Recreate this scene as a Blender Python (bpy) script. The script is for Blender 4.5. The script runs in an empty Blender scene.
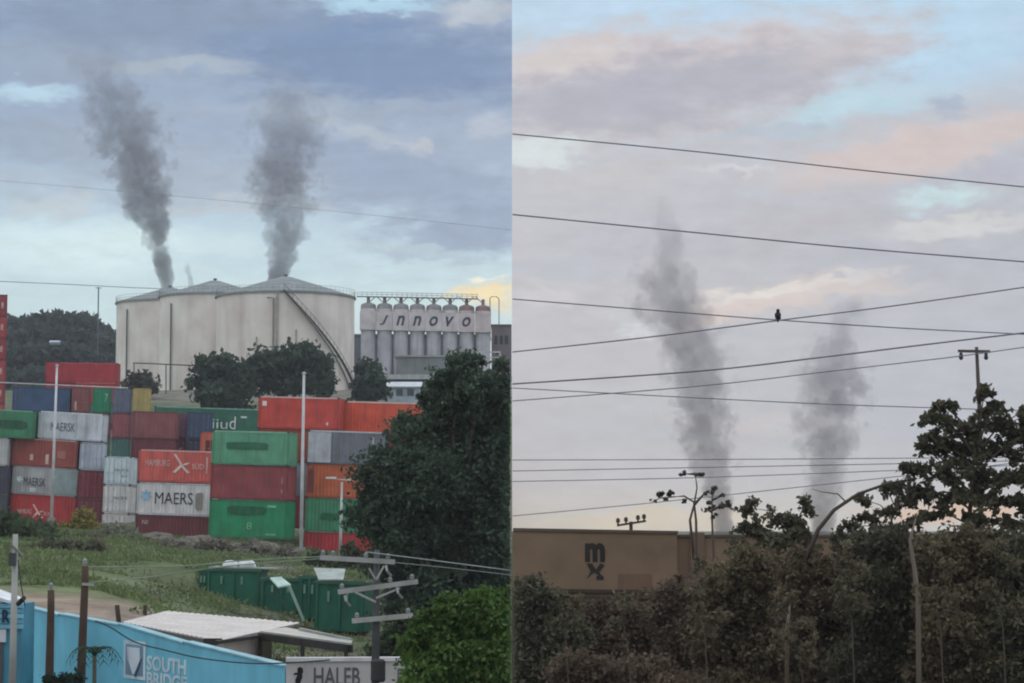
import bpy, bmesh, math, random
import numpy as np
from mathutils import Vector, Matrix, noise as mnoise
R = math.radians
random.seed(7); rng = np.random.default_rng(7)
S = bpy.context.scene
COL = S.collection

# ------------------------------------------------------------------ camera
F = 2400.0                                   # focal length in pixels of the 1024 px wide frame
PITCH = math.atan(188.5 / F)
cp, sp = math.cos(PITCH), math.sin(PITCH)
cd = bpy.data.cameras.new('camera'); cam = bpy.data.objects.new('camera', cd); COL.objects.link(cam)
cd.sensor_width = 36.0; cd.lens = F / 1024 * 36.0; cd.clip_start = 0.5; cd.clip_end = 9000
cam.location = (0, 0, 0); cam.rotation_euler = (math.pi / 2 + PITCH, 0, 0)
S.camera = cam
S.view_settings.view_transform = 'Standard'; S.view_settings.look = 'None'
S.view_settings.exposure = 0.0; S.view_settings.gamma = 1.0
S.cycles.use_denoising = True
S.cycles.max_bounces = 4; S.cycles.diffuse_bounces = 2; S.cycles.glossy_bounces = 1; S.cycles.transmission_bounces = 2; S.cycles.volume_bounces = 0
S.cycles.transparent_max_bounces = 8
S.cycles.filter_width = 2.0

def P(px, py, D):
    """world point at distance D seen at pixel (px, py)"""
    u = (px - 512) / F; v = (341.5 - py) / F
    t = D / (cp - v * sp)
    return Vector((u * t, D, (sp + v * cp) * t))
def azel(px, py):
    p = P(px, py, 100.0)
    return math.atan2(p.x, p.y), math.asin(p.z / p.length)
def lin(c):
    return tuple((x / 255 / 12.92) if x <= 10 else ((x / 255 + .055) / 1.055) ** 2.4 for x in c)

# ------------------------------------------------------------------ sky and sun
SUN_AZ, SUN_EL = R(-0.9), R(6.5)
W = bpy.data.worlds.new('World'); S.world = W; W.use_nodes = True
nt = W.node_tree; nt.nodes.clear()
def N(t, **k):
    n = nt.nodes.new(t)
    for a, b in k.items(): setattr(n, a, b)
    return n
def setin(sock, v):
    if hasattr(v, 'is_output') or isinstance(v, bpy.types.NodeSocket): nt.links.new(v, sock)
    elif v is not None: sock.default_value = v
def M(op, a, b=None, c=None, clamp=False):
    n = N('ShaderNodeMath', operation=op); n.use_clamp = clamp
    for i, v in enumerate((a, b, c)):
        if v is not None: setin(n.inputs[i], v)
    return n.outputs[0]
def SS(v, a, b, lo=0.0, hi=1.0):
    n = N('ShaderNodeMapRange', interpolation_type='SMOOTHSTEP')
    for i, x in enumerate((v, a, b, lo, hi)): setin(n.inputs[i], x)
    return n.outputs[0]
def MIX(f, a, b):
    n = N('ShaderNodeMix', data_type='RGBA')
    setin(n.inputs[0], f)
    for s_, v in ((n.inputs[6], a), (n.inputs[7], b)):
        if isinstance(v, tuple): v = (*v[:3], 1)
        setin(s_, v)
    return n.outputs[2]
tc = N('ShaderNodeTexCoord'); sx = N('ShaderNodeSeparateXYZ'); nt.links.new(tc.outputs['Generated'], sx.inputs[0])
AZ = M('ARCTAN2', sx.outputs[0], sx.outputs[1])
EL = M('ARCSINE', sx.outputs[2])
cx = N('ShaderNodeCombineXYZ'); nt.links.new(AZ, cx.inputs[0]); nt.links.new(EL, cx.inputs[1])
def sky_noise(scale, detail, stretch=2.0, off=0.0, rough=.55):
    mp = N('ShaderNodeMapping'); mp.inputs['Scale'].default_value = (1, stretch, 1); mp.inputs['Location'].default_value = (off, off * .7, off)
    nt.links.new(cx.outputs[0], mp.inputs[0])
    n = N('ShaderNodeTexNoise'); n.inputs['Scale'].default_value = scale; n.inputs['Detail'].default_value = detail
    n.inputs['Roughness'].default_value = rough
    nt.links.new(mp.outputs[0], n.inputs['Vector'])
    return n
def centred(n, amp):
    a = N('ShaderNodeVectorMath', operation='SUBTRACT'); nt.links.new(n.outputs['Color'], a.inputs[0]); a.inputs[1].default_value = (.5, .5, .5)
    b = N('ShaderNodeVectorMath', operation='MULTIPLY'); nt.links.new(a.outputs[0], b.inputs[0]); b.inputs[1].default_value = amp
    return b.outputs[0]
def vadd(a, b):
    n = N('ShaderNodeVectorMath', operation='ADD'); nt.links.new(a, n.inputs[0]); nt.links.new(b, n.inputs[1]); return n.outputs[0]
warp = vadd(cx.outputs[0], vadd(centred(sky_noise(26, 3, 2.4, 3.1), (.050, .018, 0)), centred(sky_noise(95, 4, 2.0, 7.7), (.022, .012, 0))))
fine = sky_noise(60, 5, 2.6, 1.3, .6).outputs[0]
broad = sky_noise(9, 4, 2.6, 5.2, .55).outputs[0]
TINT = [(1, 1, 1)]
def skc(c): return tuple(a * b for a, b in zip(lin(c), TINT[0]))
def gradient(stops):
    n = N('ShaderNodeValToRGB'); nt.links.new(M('MULTIPLY_ADD', EL, 1 / .5, .06), n.inputs[0])
    e = n.color_ramp.elements
    for i, (py, c) in enumerate(stops):
        el = azel(512, py)[1] if not isinstance(py, tuple) else R(py[0])
        pos = el / .5 + .06
        x = e[i] if i < 2 else e.new(pos)
        x.position = pos; x.color = (*skc(c), 1)
    return n.outputs[0]
def clouds(base, feats):
    col = base
    for px, py, rx, ry, rot, c, st in feats:
        a, el = azel(px, py)
        mp = N('ShaderNodeMapping', vector_type='TEXTURE')
        mp.inputs['Location'].default_value = (a, el, 0); mp.inputs['Rotation'].default_value = (0, 0, R(rot))
        mp.inputs['Scale'].default_value = (rx / F, ry / F, 1)
        nt.links.new(warp, mp.inputs[0])
        ln = N('ShaderNodeVectorMath', operation='LENGTH'); nt.links.new(mp.outputs[0], ln.inputs[0])
        d = M('ADD', ln.outputs['Value'], M('MULTIPLY_ADD', fine, 1.0, -.5))
        col = MIX(SS(d, 1.3, .35, 0, st), col, skc(c))
    return col
TINT[0] = (.90, 1.0, 1.0)
left = gradient([(560, (196, 214, 220)), (300, (198, 216, 223)), (240, (186, 206, 222)), (150, (154, 168, 194)), (40, (142, 157, 186)), ((30,), (150, 163, 188))])
left = clouds(left, [
    (390, 62, 190, 50, -3, (112, 136, 174), 1.0), (300, 30, 110, 20, 4, (108, 134, 176), .8), (150, 20, 190, 34, 3, (128, 144, 173), .9), (60, 60, 120, 22, 0, (150, 161, 182), .7),
    (40, 92, 62, 12, 0, (186, 210, 228), .9), (185, 66, 85, 9, 2, (170, 177, 190), .7), (365, 2, 70, 9, 0, (176, 207, 230), .9),
    (480, 8, 55, 14, 0, (190, 192, 204), .8), (60, 140, 140, 26, 0, (152, 163, 184), .7), (300, 110, 180, 12, 2, (158, 169, 190), .7),
    (400, 180, 150, 40, -6, (140, 156, 186), .9), (470, 228, 100, 34, 8, (136, 154, 184), .9), (200, 180, 140, 30, 0, (158, 167, 186), .6),
    (360, 130, 60, 10, -8, (178, 184, 198), .7), (418, 148, 24, 8, -12, (192, 190, 200), .7), (498, 128, 30, 18, 0, (188, 190, 204), .6),
    (55, 203, 48, 15, 6, (200, 200, 206), .6), (20, 180, 60, 12, 0, (176, 184, 198), .6), (225, 205, 120, 9, 3, (186, 190, 200), .6),
    (90, 250, 170, 34, 0, (214, 229, 235), .95), (300, 268, 170, 12, -3, (188, 208, 222), .7), (450, 268, 70, 8, 4, (192, 207, 218), .6),
    (400, 248, 90, 8, -3, (190, 204, 215), .55),
    (490, 297, 40, 13, 0, (250, 220, 172), .95), (486, 280, 24, 4, 0, (246, 234, 214), .9)])
TINT[0] = (.95, .995, 1.0)
right = gradient([(560, (206, 196, 184)), (520, (208, 200, 190)), (480, (192, 190, 194)), (380, (183, 184, 193)), (250, (182, 182, 192)), (120, (186, 188, 198)), (0, (180, 206, 228)), ((30,), (160, 178, 204))])
right = clouds(right, [
    (600, 8, 130, 20, 0, (184, 206, 228), .8), (930, 40, 130, 60, 0, (180, 208, 230), .9),
    (700, 75, 230, 52, 10, (206, 190, 190), .9), (570, 58, 90, 26, 14, (206, 192, 192), .8), (690, 88, 210, 42, 8, (172, 171, 185), 1.0), (590, 104, 110, 34, 0, (168, 169, 184), .9), (800, 62, 60, 14, 12, (180, 178, 188), .7),
    (860, 48, 70, 16, 10, (196, 188, 194), .6), (850, 105, 95, 18, 10, (182, 208, 222), .9), (760, 130, 80, 7, 3, (172, 184, 200), .7),
    (920, 150, 150, 26, 10, (208, 190, 188), .9), (1000, 130, 50, 18, 10, (206, 190, 190), .8), (957, 106, 20, 13, 0, (166, 176, 196), .9),
    (985, 170, 60, 14, 8, (178, 178, 192), .8), (548, 152, 52, 13, 5, (212, 220, 224), .8), (745, 172, 40, 5, 0, (208, 208, 214), .7),
    (620, 175, 100, 16, 8, (190, 186, 190), .6), (940, 200, 60, 14, 4, (196, 220, 226), .85), (960, 226, 110, 9, 3, (210, 208, 208), .8),
    (800, 225, 130, 22, 6, (180, 177, 186), .7), (640, 240, 130, 22, 0, (176, 179, 192), .7), (900, 262, 130, 16, 0, (176, 178, 190), .7),
    (770, 302, 130, 17, 12, (214, 198, 194), .9), (790, 290, 110, 6, 10, (224, 218, 214), .8), (870, 288, 60, 12, 0, (208, 196, 196), .7), (860, 330, 150, 22, 0, (182, 184, 194), .8),
    (630, 325, 22, 12, -30, (206, 210, 220), .8), (560, 300, 40, 7, 0, (204, 200, 204), .6), (600, 420, 110, 40, 0, (180, 183, 194), .6), (900, 400, 160, 50, 0, (180, 184, 194), .6),
    (740, 425, 90, 8, 0, (200, 192, 194), .6), (560, 270, 70, 14, 0, (176, 182, 196), .7),
    (650, 524, 110, 14, 0, (222, 205, 176), .8), (960, 512, 80, 14, 0, (232, 186, 146), .9)])
# overhead and behind: an even, thinly clouded sky, lighter towards the zenith as an overcast sky is
back = MIX(SS(EL, -.05, 1.3), (.56, .62, .70), (1.02, 1.10, 1.24))
back = MIX(SS(broad, .38, .66, 0, .5), back, (.80, .80, .82))
# the two halves of the view: to the left the bluer evening sky, to the right the pinker one
wid = SS(EL, .30, .75, .00003, 1.2)
t_seam = M('DIVIDE', AZ, wid)
seam = SS(t_seam, -1.0, 1.0)
front = MIX(seam, left, right)
wisps = M('MULTIPLY_ADD', fine, .34, .83)
vm = N('ShaderNodeVectorMath', operation='SCALE'); nt.links.new(front, vm.inputs[0]); nt.links.new(wisps, vm.inputs['Scale'])
behind = SS(M('MAXIMUM', M('ABSOLUTE', AZ), M('MULTIPLY', EL, 1.2)), .40, 1.0)
sky_col = MIX(behind, vm.outputs[0], back)
st = N('ShaderNodeTexSky', sky_type='NISHITA'); st.sun_disc = False
st.sun_elevation = SUN_EL; st.sun_rotation = SUN_AZ; st.air_density = 1.0; st.dust_density = 2.0
b1 = N('ShaderNodeBackground'); nt.links.new(sky_col, b1.inputs[0]); b1.inputs[1].default_value = 1.13
b2 = N('ShaderNodeBackground'); nt.links.new(st.outputs[0], b2.inputs[0]); b2.inputs[1].default_value = 0.05
mx = N('ShaderNodeMixShader'); mx.inputs[0].default_value = 0.03
nt.links.new(b1.outputs[0], mx.inputs[1]); nt.links.new(b2.outputs[0], mx.inputs[2])
wo = N('ShaderNodeOutputWorld'); nt.links.new(mx.outputs[0], wo.inputs[0])

sd = bpy.data.lights.new('sun', 'SUN'); sun = bpy.data.objects.new('sun', sd); COL.objects.link(sun)
sd.energy = 0.8; sd.angle = R(14); sd.color = (1.0, .86, .70)
sun.rotation_euler = Vector((math.sin(SUN_AZ) * math.cos(SUN_EL), math.cos(SUN_AZ) * math.cos(SUN_EL), math.sin(SUN_EL))).to_track_quat('Z', 'Y').to_euler()

# ------------------------------------------------------------------ materials
MATS = {}
def newmat(name):
    m = bpy.data.materials.new(name); m.use_nodes = True
    b = m.node_tree.nodes['Principled BSDF']
    return m, m.node_tree, b
def paint(c, rough=.6, dirt=.35, scale=1.2, metal=0, k=1.0, streak=True, dirtc=(.10, .075, .055)):
    """weathered paint: c is the sRGB colour of the paint, soot and rust streaks over it"""
    key = (c, rough, dirt, scale, metal, k, streak, dirtc)
    if key in MATS: return MATS[key]
    m, t, b = newmat('paint_%d' % len(MATS)); MATS[key] = m
    col = tuple(min(.85, x * k) for x in lin(c))
    tcn = t.nodes.new('ShaderNodeTexCoord'); oi = t.nodes.new('ShaderNodeObjectInfo')
    ad = t.nodes.new('ShaderNodeVectorMath'); ad.operation = 'ADD'
    t.links.new(tcn.outputs['Object'], ad.inputs[0])
    cm = t.nodes.new('ShaderNodeCombineXYZ')
    ml = t.nodes.new('ShaderNodeMath'); ml.operation = 'MULTIPLY'; ml.inputs[1].default_value = 50
    t.links.new(oi.outputs['Random'], ml.inputs[0])
    for i in range(3): t.links.new(ml.outputs[0], cm.inputs[i])
    t.links.new(cm.outputs[0], ad.inputs[1])
    n1 = t.nodes.new('ShaderNodeTexNoise'); n1.inputs['Scale'].default_value = scale; n1.inputs['Detail'].default_value = 6
    t.links.new(ad.outputs[0], n1.inputs['Vector'])
    mp = t.nodes.new('ShaderNodeMapping'); mp.inputs['Scale'].default_value = (2.6, 2.6, .22 if streak else 2.6)
    t.links.new(ad.outputs[0], mp.inputs[0])
    n2 = t.nodes.new('ShaderNodeTexNoise'); n2.inputs['Scale'].default_value = scale; n2.inputs['Detail'].default_value = 5
    t.links.new(mp.outputs[0], n2.inputs['Vector'])
    r1 = t.nodes.new('ShaderNodeMapRange'); r1.inputs[1].default_value = .3; r1.inputs[2].default_value = .7
    t.links.new(n1.outputs[0], r1.inputs[0])
    r2 = t.nodes.new('ShaderNodeMapRange'); r2.inputs[1].default_value = .48; r2.inputs[2].default_value = .78; r2.inputs[4].default_value = dirt
    t.links.new(n2.outputs[0], r2.inputs[0])
    a = t.nodes.new('ShaderNodeMix'); a.data_type = 'RGBA'
    a.inputs[6].default_value = (*[x * .82 for x in col], 1); a.inputs[7].default_value = (*[min(.9, x * 1.14 + .006) for x in col], 1)
    t.links.new(r1.outputs[0], a.inputs[0])
    d = t.nodes.new('ShaderNodeMix'); d.data_type = 'RGBA'; d.inputs[7].default_value = (*dirtc, 1)
    t.links.new(r2.outputs[0], d.inputs[0]); t.links.new(a.outputs[2], d.inputs[6])
    t.links.new(d.outputs[2], b.inputs['Base Color'])
    b.inputs['Roughness'].default_value = rough; b.inputs['Metallic'].default_value = metal
    b.inputs['Specular IOR Level'].default_value = .3
    return m
def leafmat(c1, c2, c3=None):
    key = ('leaf', c1, c2, c3)
    if key in MATS: return MATS[key]
    m, t, b = newmat('foliage_%d' % len(MATS)); MATS[key] = m
    g = t.nodes.new('ShaderNodeNewGeometry'); r = t.nodes.new('ShaderNodeValToRGB')
    t.links.new(g.outputs['Random Per Island'], r.inputs[0])
    r.color_ramp.elements[0].color = (*c1, 1); r.color_ramp.elements[1].color = (*c2, 1)
    if c3:
        e = r.color_ramp.elements.new(.93); e.color = (*c2, 1); r.color_ramp.elements[-1].color = (*c3, 1)
    tcn = t.nodes.new('ShaderNodeTexCoord'); n = t.nodes.new('ShaderNodeTexNoise'); n.inputs['Scale'].default_value = .7; n.inputs['Detail'].default_value = 3
    t.links.new(tcn.outputs['Object'], n.inputs['Vector'])
    h = t.nodes.new('ShaderNodeMapRange'); h.inputs[1].default_value = .3; h.inputs[2].default_value = .7; h.inputs[3].default_value = .6; h.inputs[4].default_value = 1.45
    t.links.new(n.outputs[0], h.inputs[0])
    v = t.nodes.new('ShaderNodeVectorMath'); v.operation = 'SCALE'
    t.links.new(r.outputs[0], v.inputs[0]); t.links.new(h.outputs[0], v.inputs['Scale'])
    t.links.new(v.outputs[0], b.inputs['Base Color'])
    b.inputs['Roughness'].default_value = .65; b.inputs['Specular IOR Level'].default_value = .25
    tr = t.nodes.new('ShaderNodeBsdfTranslucent'); t.links.new(v.outputs[0], tr.inputs[0]); mxs = t.nodes.new('ShaderNodeMixShader'); mxs.inputs[0].default_value = .4
    t.links.new(b.outputs[0], mxs.inputs[1]); t.links.new(tr.outputs[0], mxs.inputs[2]); t.links.new(mxs.outputs[0], t.nodes['Material Output'].inputs['Surface'])
    return m

# ------------------------------------------------------------------ mesh helpers
def ident(v): return v
class MB:
    """collects shapes into one mesh"""
    def __init__(s): s.v = []; s.f = []
    def add(s, vs, fs):
        o = len(s.v); s.v += [tuple(v) for v in vs]; s.f += [tuple(i + o for i in f) for f in fs]; return s
    def box(s, lo, hi, mat=None):
        (a, b, c), (d, e, f) = lo, hi
        vs = [(a, b, c), (d, b, c), (d, e, c), (a, e, c), (a, b, f), (d, b, f), (d, e, f), (a, e, f)]
        if mat is not None: vs = [mat @ Vector(v) for v in vs]
        return s.add(vs, [(0, 3, 2, 1), (4, 5, 6, 7), (0, 1, 5, 4), (1, 2, 6, 5), (2, 3, 7, 6), (3, 0, 4, 7)])
    def bar(s, p, q, w, h=None):
        p, q = Vector(p), Vector(q); h = h or w
        d = (q - p); L = d.length; z = d.normalized()
        x = z.cross(Vector((0, 0, 1)));  x = x.normalized() if x.length > 1e-4 else Vector((1, 0, 0))
        y = z.cross(x)
        m = Matrix((x, y, z)).transposed().to_4x4(); m.translation = p
        return s.box((-w / 2, -h / 2, 0), (w / 2, h / 2, L), m)
    def tube(s, pts, rad, n=8, cap=True):
        pts = [Vector(p) for p in pts]; k = len(pts)
        rad = rad if isinstance(rad, (list, tuple)) else [rad] * k
        vs = []; fs = []
        prev = None
        for i, p in enumerate(pts):
            d = (pts[min(i + 1, k - 1)] - pts[max(i - 1, 0)]).normalized()
            x = d.cross(prev if prev is not None else (Vector((0, 0, 1)) if abs(d.z) < .9 else Vector((1, 0, 0))))
            if x.length < 1e-5: x = d.cross(Vector((0, 1, 0)))
            x.normalize(); y = d.cross(x).normalized(); prev = -y if prev is None else prev
            for j in range(n):
                a = 2 * math.pi * j / n
                vs.append(p + (x * math.cos(a) + y * math.sin(a)) * rad[i])
        for i in range(k - 1):
            for j in range(n):
                a, b = i * n + j, i * n + (j + 1) % n
                fs.append((a, b, b + n, a + n))
        if cap: fs += [tuple(range(n))[::-1], tuple(range((k - 1) * n, k * n))]
        return s.add(vs, fs)
    def lathe(s, prof, n=32, c=(0, 0, 0), cap=False):
        vs = []; fs = []; k = len(prof)
        for r, z in prof:
            for j in range(n):
                a = 2 * math.pi * j / n
                vs.append((c[0] + r * math.cos(a), c[1] + r * math.sin(a), c[2] + z))
        for i in range(k - 1):
            for j in range(n):
                a, b = i * n + j, i * n + (j + 1) % n
                fs.append((a, b, b + n, a + n))
        if cap: fs += [tuple(range(n))[::-1], tuple(range((k - 1) * n, k * n))]
        return s.add(vs, fs)
    def mesh(s, name, smooth=False):
        m = bpy.data.meshes.new(name); m.from_pydata(s.v, [], s.f); m.update()
        if smooth: m.polygons.foreach_set('use_smooth', [True] * len(m.polygons))
        return m
    def build(s, name, mat, parent=None, smooth=False):
        return link(name, s.mesh(name, smooth), mat, parent)
def link(name, me, mat, parent=None):
    o = bpy.data.objects.new(name, me); COL.objects.link(o)
    if mat is not None:
        if not me.materials: me.materials.append(None)
        o.material_slots[0].link = 'OBJECT'; o.material_slots[0].material = mat
    if parent is not None: o.parent = parent
    return o
def tag(o, label=None, cat=None, group=None, kind=None):
    if label: o['label'] = label
    if cat: o['category'] = cat
    if group: o['group'] = group
    if kind: o['kind'] = kind
    return o
def thing(name, label, cat, loc=(0, 0, 0), group=None, rz=0, mat=None):
    o = bpy.data.objects.new(name, None); COL.objects.link(o); o.empty_display_size = .3
    if mat is not None: o.matrix_world = mat
    else: o.location = loc; o.rotation_euler = (0, 0, rz)
    return tag(o, label, cat, group)
TXT = {}
def text_mesh(body, size, shear=0.0, depth=.006, bold=.0):
    k = (body, size, shear, bold)
    if k in TXT: return TXT[k]
    c = bpy.data.curves.new('letters', 'FONT'); c.body = body; c.size = size; c.shear = shear; c.extrude = depth / 2; c.offset = bold
    c.align_x = 'CENTER'; c.align_y = 'CENTER'; c.resolution_u = 3
    o = bpy.data.objects.new('letters', c)
    me = bpy.data.meshes.new_from_object(o); bpy.data.objects.remove(o)
    me.transform(Matrix.Rotation(math.pi / 2, 4, 'X'))         # reads from -Y
    me.name = 'lettering'; TXT[k] = me
    return me
def fit_text(body, w, h, **kw):
    me = text_mesh(body, 1.0, **kw).copy()
    xs = [v.co.x for v in me.vertices]; zs = [v.co.z for v in me.vertices]
    sx_, sz_ = w / (max(xs) - min(xs)), h / (max(zs) - min(zs))
    cx_, cz_ = (max(xs) + min(xs)) / 2, (max(zs) + min(zs)) / 2
    for v in me.vertices: v.co.x = (v.co.x - cx_) * sx_; v.co.z = (v.co.z - cz_) * sz_
    return me
def poly_plate(pts, y0, y1):
    """a flat plate: pts in x,z, from y0 to y1"""
    n = len(pts); b = MB()
    vs = [(x, y0, z) for x, z in pts] + [(x, y1, z) for x, z in pts]
    fs = [tuple(range(n)), tuple(range(n, 2 * n))[::-1]] + [(i, i + n, (i + 1) % n + n, (i + 1) % n) for i in range(n)]
    return b.add(vs, fs)

# ------------------------------------------------------------------ terrain
CTRL = [  # px, py, D, colour key   (left, uphill side)
    (60, 645, 74, 'd'), (120, 668, 66, 's'), (185, 690, 58, 's'), (240, 700, 53, 's'), (285, 715, 49, 's'), (410, 720, 47, 'g'),
    (166, 636, 90, 's'), (121, 655, 80, 's'), (218, 690, 73, 's'), (300, 668, 84, 's'), (353, 672, 84, 'e'), (280, 700, 70, 's'), (345, 705, 68, 's'), (260, 655, 90, 's'), (180, 660, 82, 's'),
    (200, 606, 122, 'e'), (200, 612, 119, 'e'), (260, 613, 119, 'e'), (300, 622, 114, 'e'), (315, 634, 111.5, 'e'), (365, 640, 110, 'e'), (270, 618, 114, 'e'), (330, 628, 115, 'e'), (205, 626, 105, 'h'), (260, 640, 100, 'h'), (330, 652, 96, 'e'),
    (30, 598, 97, 'd'), (70, 600, 95, 'd'), (110, 604, 93, 'd'), (50, 590, 101, 'h'), (100, 594, 98, 'h'), (20, 584, 106, 'h'), (100, 584, 105, 'h'), (160, 606, 98, 'h'), (100, 570, 115, 'h'), (30, 566, 118, 'h'), (180, 566, 125, 'h'),
    (235, 611, 119, 'e'), (290, 616, 116, 'e'), (335, 634, 111, 'e'), (420, 640, 100, 'g'), (490, 640, 100, 'g'), (200, 590, 118, 'h'),
    (60, 546, 145, 'g'), (140, 552, 148, 'h'), (20, 536, 150, 'g'), (200, 552, 155, 'e'), (260, 556, 155, 'e'), (350, 580, 140, 'e'),
    (30, 522, 205, 'g'), (90, 526, 205, 'e'), (170, 537, 188, 'e'), (250, 540, 180, 'e'), (335, 554, 182, 'e'), (430, 566, 175, 'g'),
    (50, 524, 226, 'e'), (115, 524, 236, 'e'), (330, 530, 203, 'e'), (440, 540, 203, 'e'), (100, 512, 252, 'e'), (0, 512, 252, 'e'), (200, 500, 240, 'e'),
    (-80, 510, 240, 'g'), (80, 418, 305, 'e'), (250, 425, 330, 'g'), (370, 425, 330, 'g'), (480, 425, 330, 'g'),
    (230, 391, 388, 's'), (140, 392, 440, 's'), (430, 380, 430, 's'), (500, 380, 430, 's'), (60, 395, 440, 'g'), (0, 395, 400, 'g'), (250, 385, 480, 'g'), (500, 376, 480, 'g'),
    (-300, 480, 250, 'g'), (-300, 560, 120, 'g'), (-200, 400, 430, 'g'), (490, 690, 60, 'g'), (440, 660, 75, 'g'), (-300, 620, 82, 'd')]
CK = {'d': (.34, .26, .20), 'g': (.085, .13, .058), 'h': (.145, .175, .08), 's': (.22, .20, .17), 'e': (.13, .125, .09)}
CP = np.array([P(a, b, c)[:] for a, b, c, _ in CTRL]); CC = np.array([CK[k] for *_, k in CTRL])
_K = np.sqrt(((CP[:, None, :2] - CP[None, :, :2]) ** 2).sum(-1) + 1.0); _n = len(CP); _Q = np.hstack([np.ones((_n, 1)), CP[:, :2]])
RBF = np.linalg.solve(np.block([[_K + np.eye(_n) * -.3, _Q], [_Q.T, np.zeros((3, 3))]]), np.concatenate([CP[:, 2], np.zeros(3)]))
WALL_LINE = [(24, 607, 66), (60, 615, 64), (120, 625, 60.5), (185, 643, 57), (285, 666, 51), (412, 661, 51)]
WX = [P(*t).x for t in WALL_LINE]; WY = [t[2] for t in WALL_LINE]
def ground_left(x, y):
    yc = min(y, 480); xc = max(-150, x)
    d2 = (CP[:, 0] - xc) ** 2 + (CP[:, 1] - yc) ** 2
    z = float(np.sqrt(d2 + 1.0) @ RBF[:_n] + RBF[_n] + RBF[_n + 1] * xc + RBF[_n + 2] * yc)
    w = 1 / (d2 + 1.5) ** 1.7; w /= w.sum(); c = (w[:, None] * CC).sum(0)
    if y < np.interp(x, WX, WY) + 3.2: z = -5.4; c = np.array((.10, .098, .095))
    return z, c
def ground_right(x, y):
    z = -1.95 - .17 * max(0, 69.5 - max(y, 48))
    if y > 72: z = -1.95 + .6 * min(1, (y - 72) / 300)
    z += .10 * mnoise.noise((x * .35, y * .22, 0))
    return z, np.array((.050, .040, .028)) if y < 90 else np.array((.06, .07, .035))
def gz(x, y): return (ground_left(x, y) if x < -.01 else ground_right(x, y))[0]
def build_ground():
    xs = sorted(set([-1500, -900, -600, -350, -220, -150] + list(np.arange(-110, -.9, 2.2)) + [-.5, -.02, 0.02] + list(np.arange(1.5, 45, 2.5)) + [60, 90, 140, 220, 350, 600, 900, 1500]))
    ys = sorted(set([-400, -200, -60, -10, 5, 20, 30, 36] + list(np.arange(40, 210, 2.0)) + list(np.arange(210, 490, 6.0)) + [520, 600, 800, 1200, 1800, 2600]))
    vs, cs = [], []
    for y in ys:
        for x in xs:
            z, c = ground_left(x, y) if x < -.01 else ground_right(x, y)
            if 60 < y < 300 and x < -.6: z += .08 * mnoise.noise((x * .3, y * .3, 1.0))
            vs.append((x, y, z)); cs.append(c)
    nx = len(xs); fs = [(j * nx + i, j * nx + i + 1, (j + 1) * nx + i + 1, (j + 1) * nx + i) for j in range(len(ys) - 1) for i in range(nx - 1)]
    me = bpy.data.meshes.new('ground'); me.from_pydata(vs, [], fs); me.update()
    at = me.color_attributes.new('soil', 'FLOAT_COLOR', 'POINT')
    at.data.foreach_set('color', np.hstack([np.array(cs), np.ones((len(cs), 1))]).ravel())
    m, t, b = newmat('soil_and_grass')
    ca = t.nodes.new('ShaderNodeAttribute'); ca.attribute_name = 'soil'
    g = t.nodes.new('ShaderNodeNewGeometry')
    n = t.nodes.new('ShaderNodeTexNoise'); n.inputs['Scale'].default_value = .35; n.inputs['Detail'].default_value = 9; n.inputs['Roughness'].default_value = .7
    t.links.new(g.outputs['Position'], n.inputs['Vector'])
    r = t.nodes.new('ShaderNodeMapRange'); r.inputs[1].default_value = .28; r.inputs[2].default_value = .72; r.inputs[3].default_value = .45; r.inputs[4].default_value = 1.6
    t.links.new(n.outputs[0], r.inputs[0])
    v = t.nodes.new('ShaderNodeVectorMath'); v.operation = 'SCALE'; t.links.new(ca.outputs['Color'], v.inputs[0]); t.links.new(r.outputs[0], v.inputs['Scale'])
    t.links.new(v.outputs[0], b.inputs['Base Color']); b.inputs['Roughness'].default_value = .95; b.inputs['Specular IOR Level'].default_value = .1
    o = link('ground', me, m); tag(o, 'rough ground rising from the lane to the container yard', kind='structure')
build_ground()

# ------------------------------------------------------------------ foliage
def leaf_quads(c, size, out=None, flat=.35, elong=1.5, clip=None):
    """c: (n,3) leaf centres -> one pointed quad each"""
    if clip == 'left': k = c[:, 0] < -size * .8
    elif clip == 'right': k = c[:, 0] > size * .8
    else: k = np.ones(len(c), bool)
    c = c[k]; n = len(c)
    d = rng.normal(size=(n, 3)); d[:, 2] -= .3
    d /= np.linalg.norm(d, axis=1)[:, None]
    r = rng.normal(size=(n, 3)); s = np.cross(d, r); s /= np.linalg.norm(s, axis=1)[:, None]
    sz = size * rng.uniform(.55, 1.35, n)[:, None]
    a = c - d * sz * elong * .5; b = c + s * sz * .42; e = c + d * sz * elong * .5; f = c - s * sz * .42
    nrm = np.cross(d, s) * sz * .12
    v = np.stack([a + nrm, b, e + nrm, f], 1).reshape(-1, 3)
    return v
def leaf_mesh(name, v):
    me = bpy.data.meshes.new(name); n = len(v) // 4
    me.vertices.add(n * 4); me.loops.add(n * 4); me.polygons.add(n)
    me.vertices.foreach_set('co', v.astype(np.float32).ravel())
    me.loops.foreach_set('vertex_index', np.arange(n * 4, dtype=np.int32))
    me.polygons.foreach_set('loop_start', np.arange(0, n * 4, 4, dtype=np.int32))
    me.update(calc_edges=True); me.validate()
    return me
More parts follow.
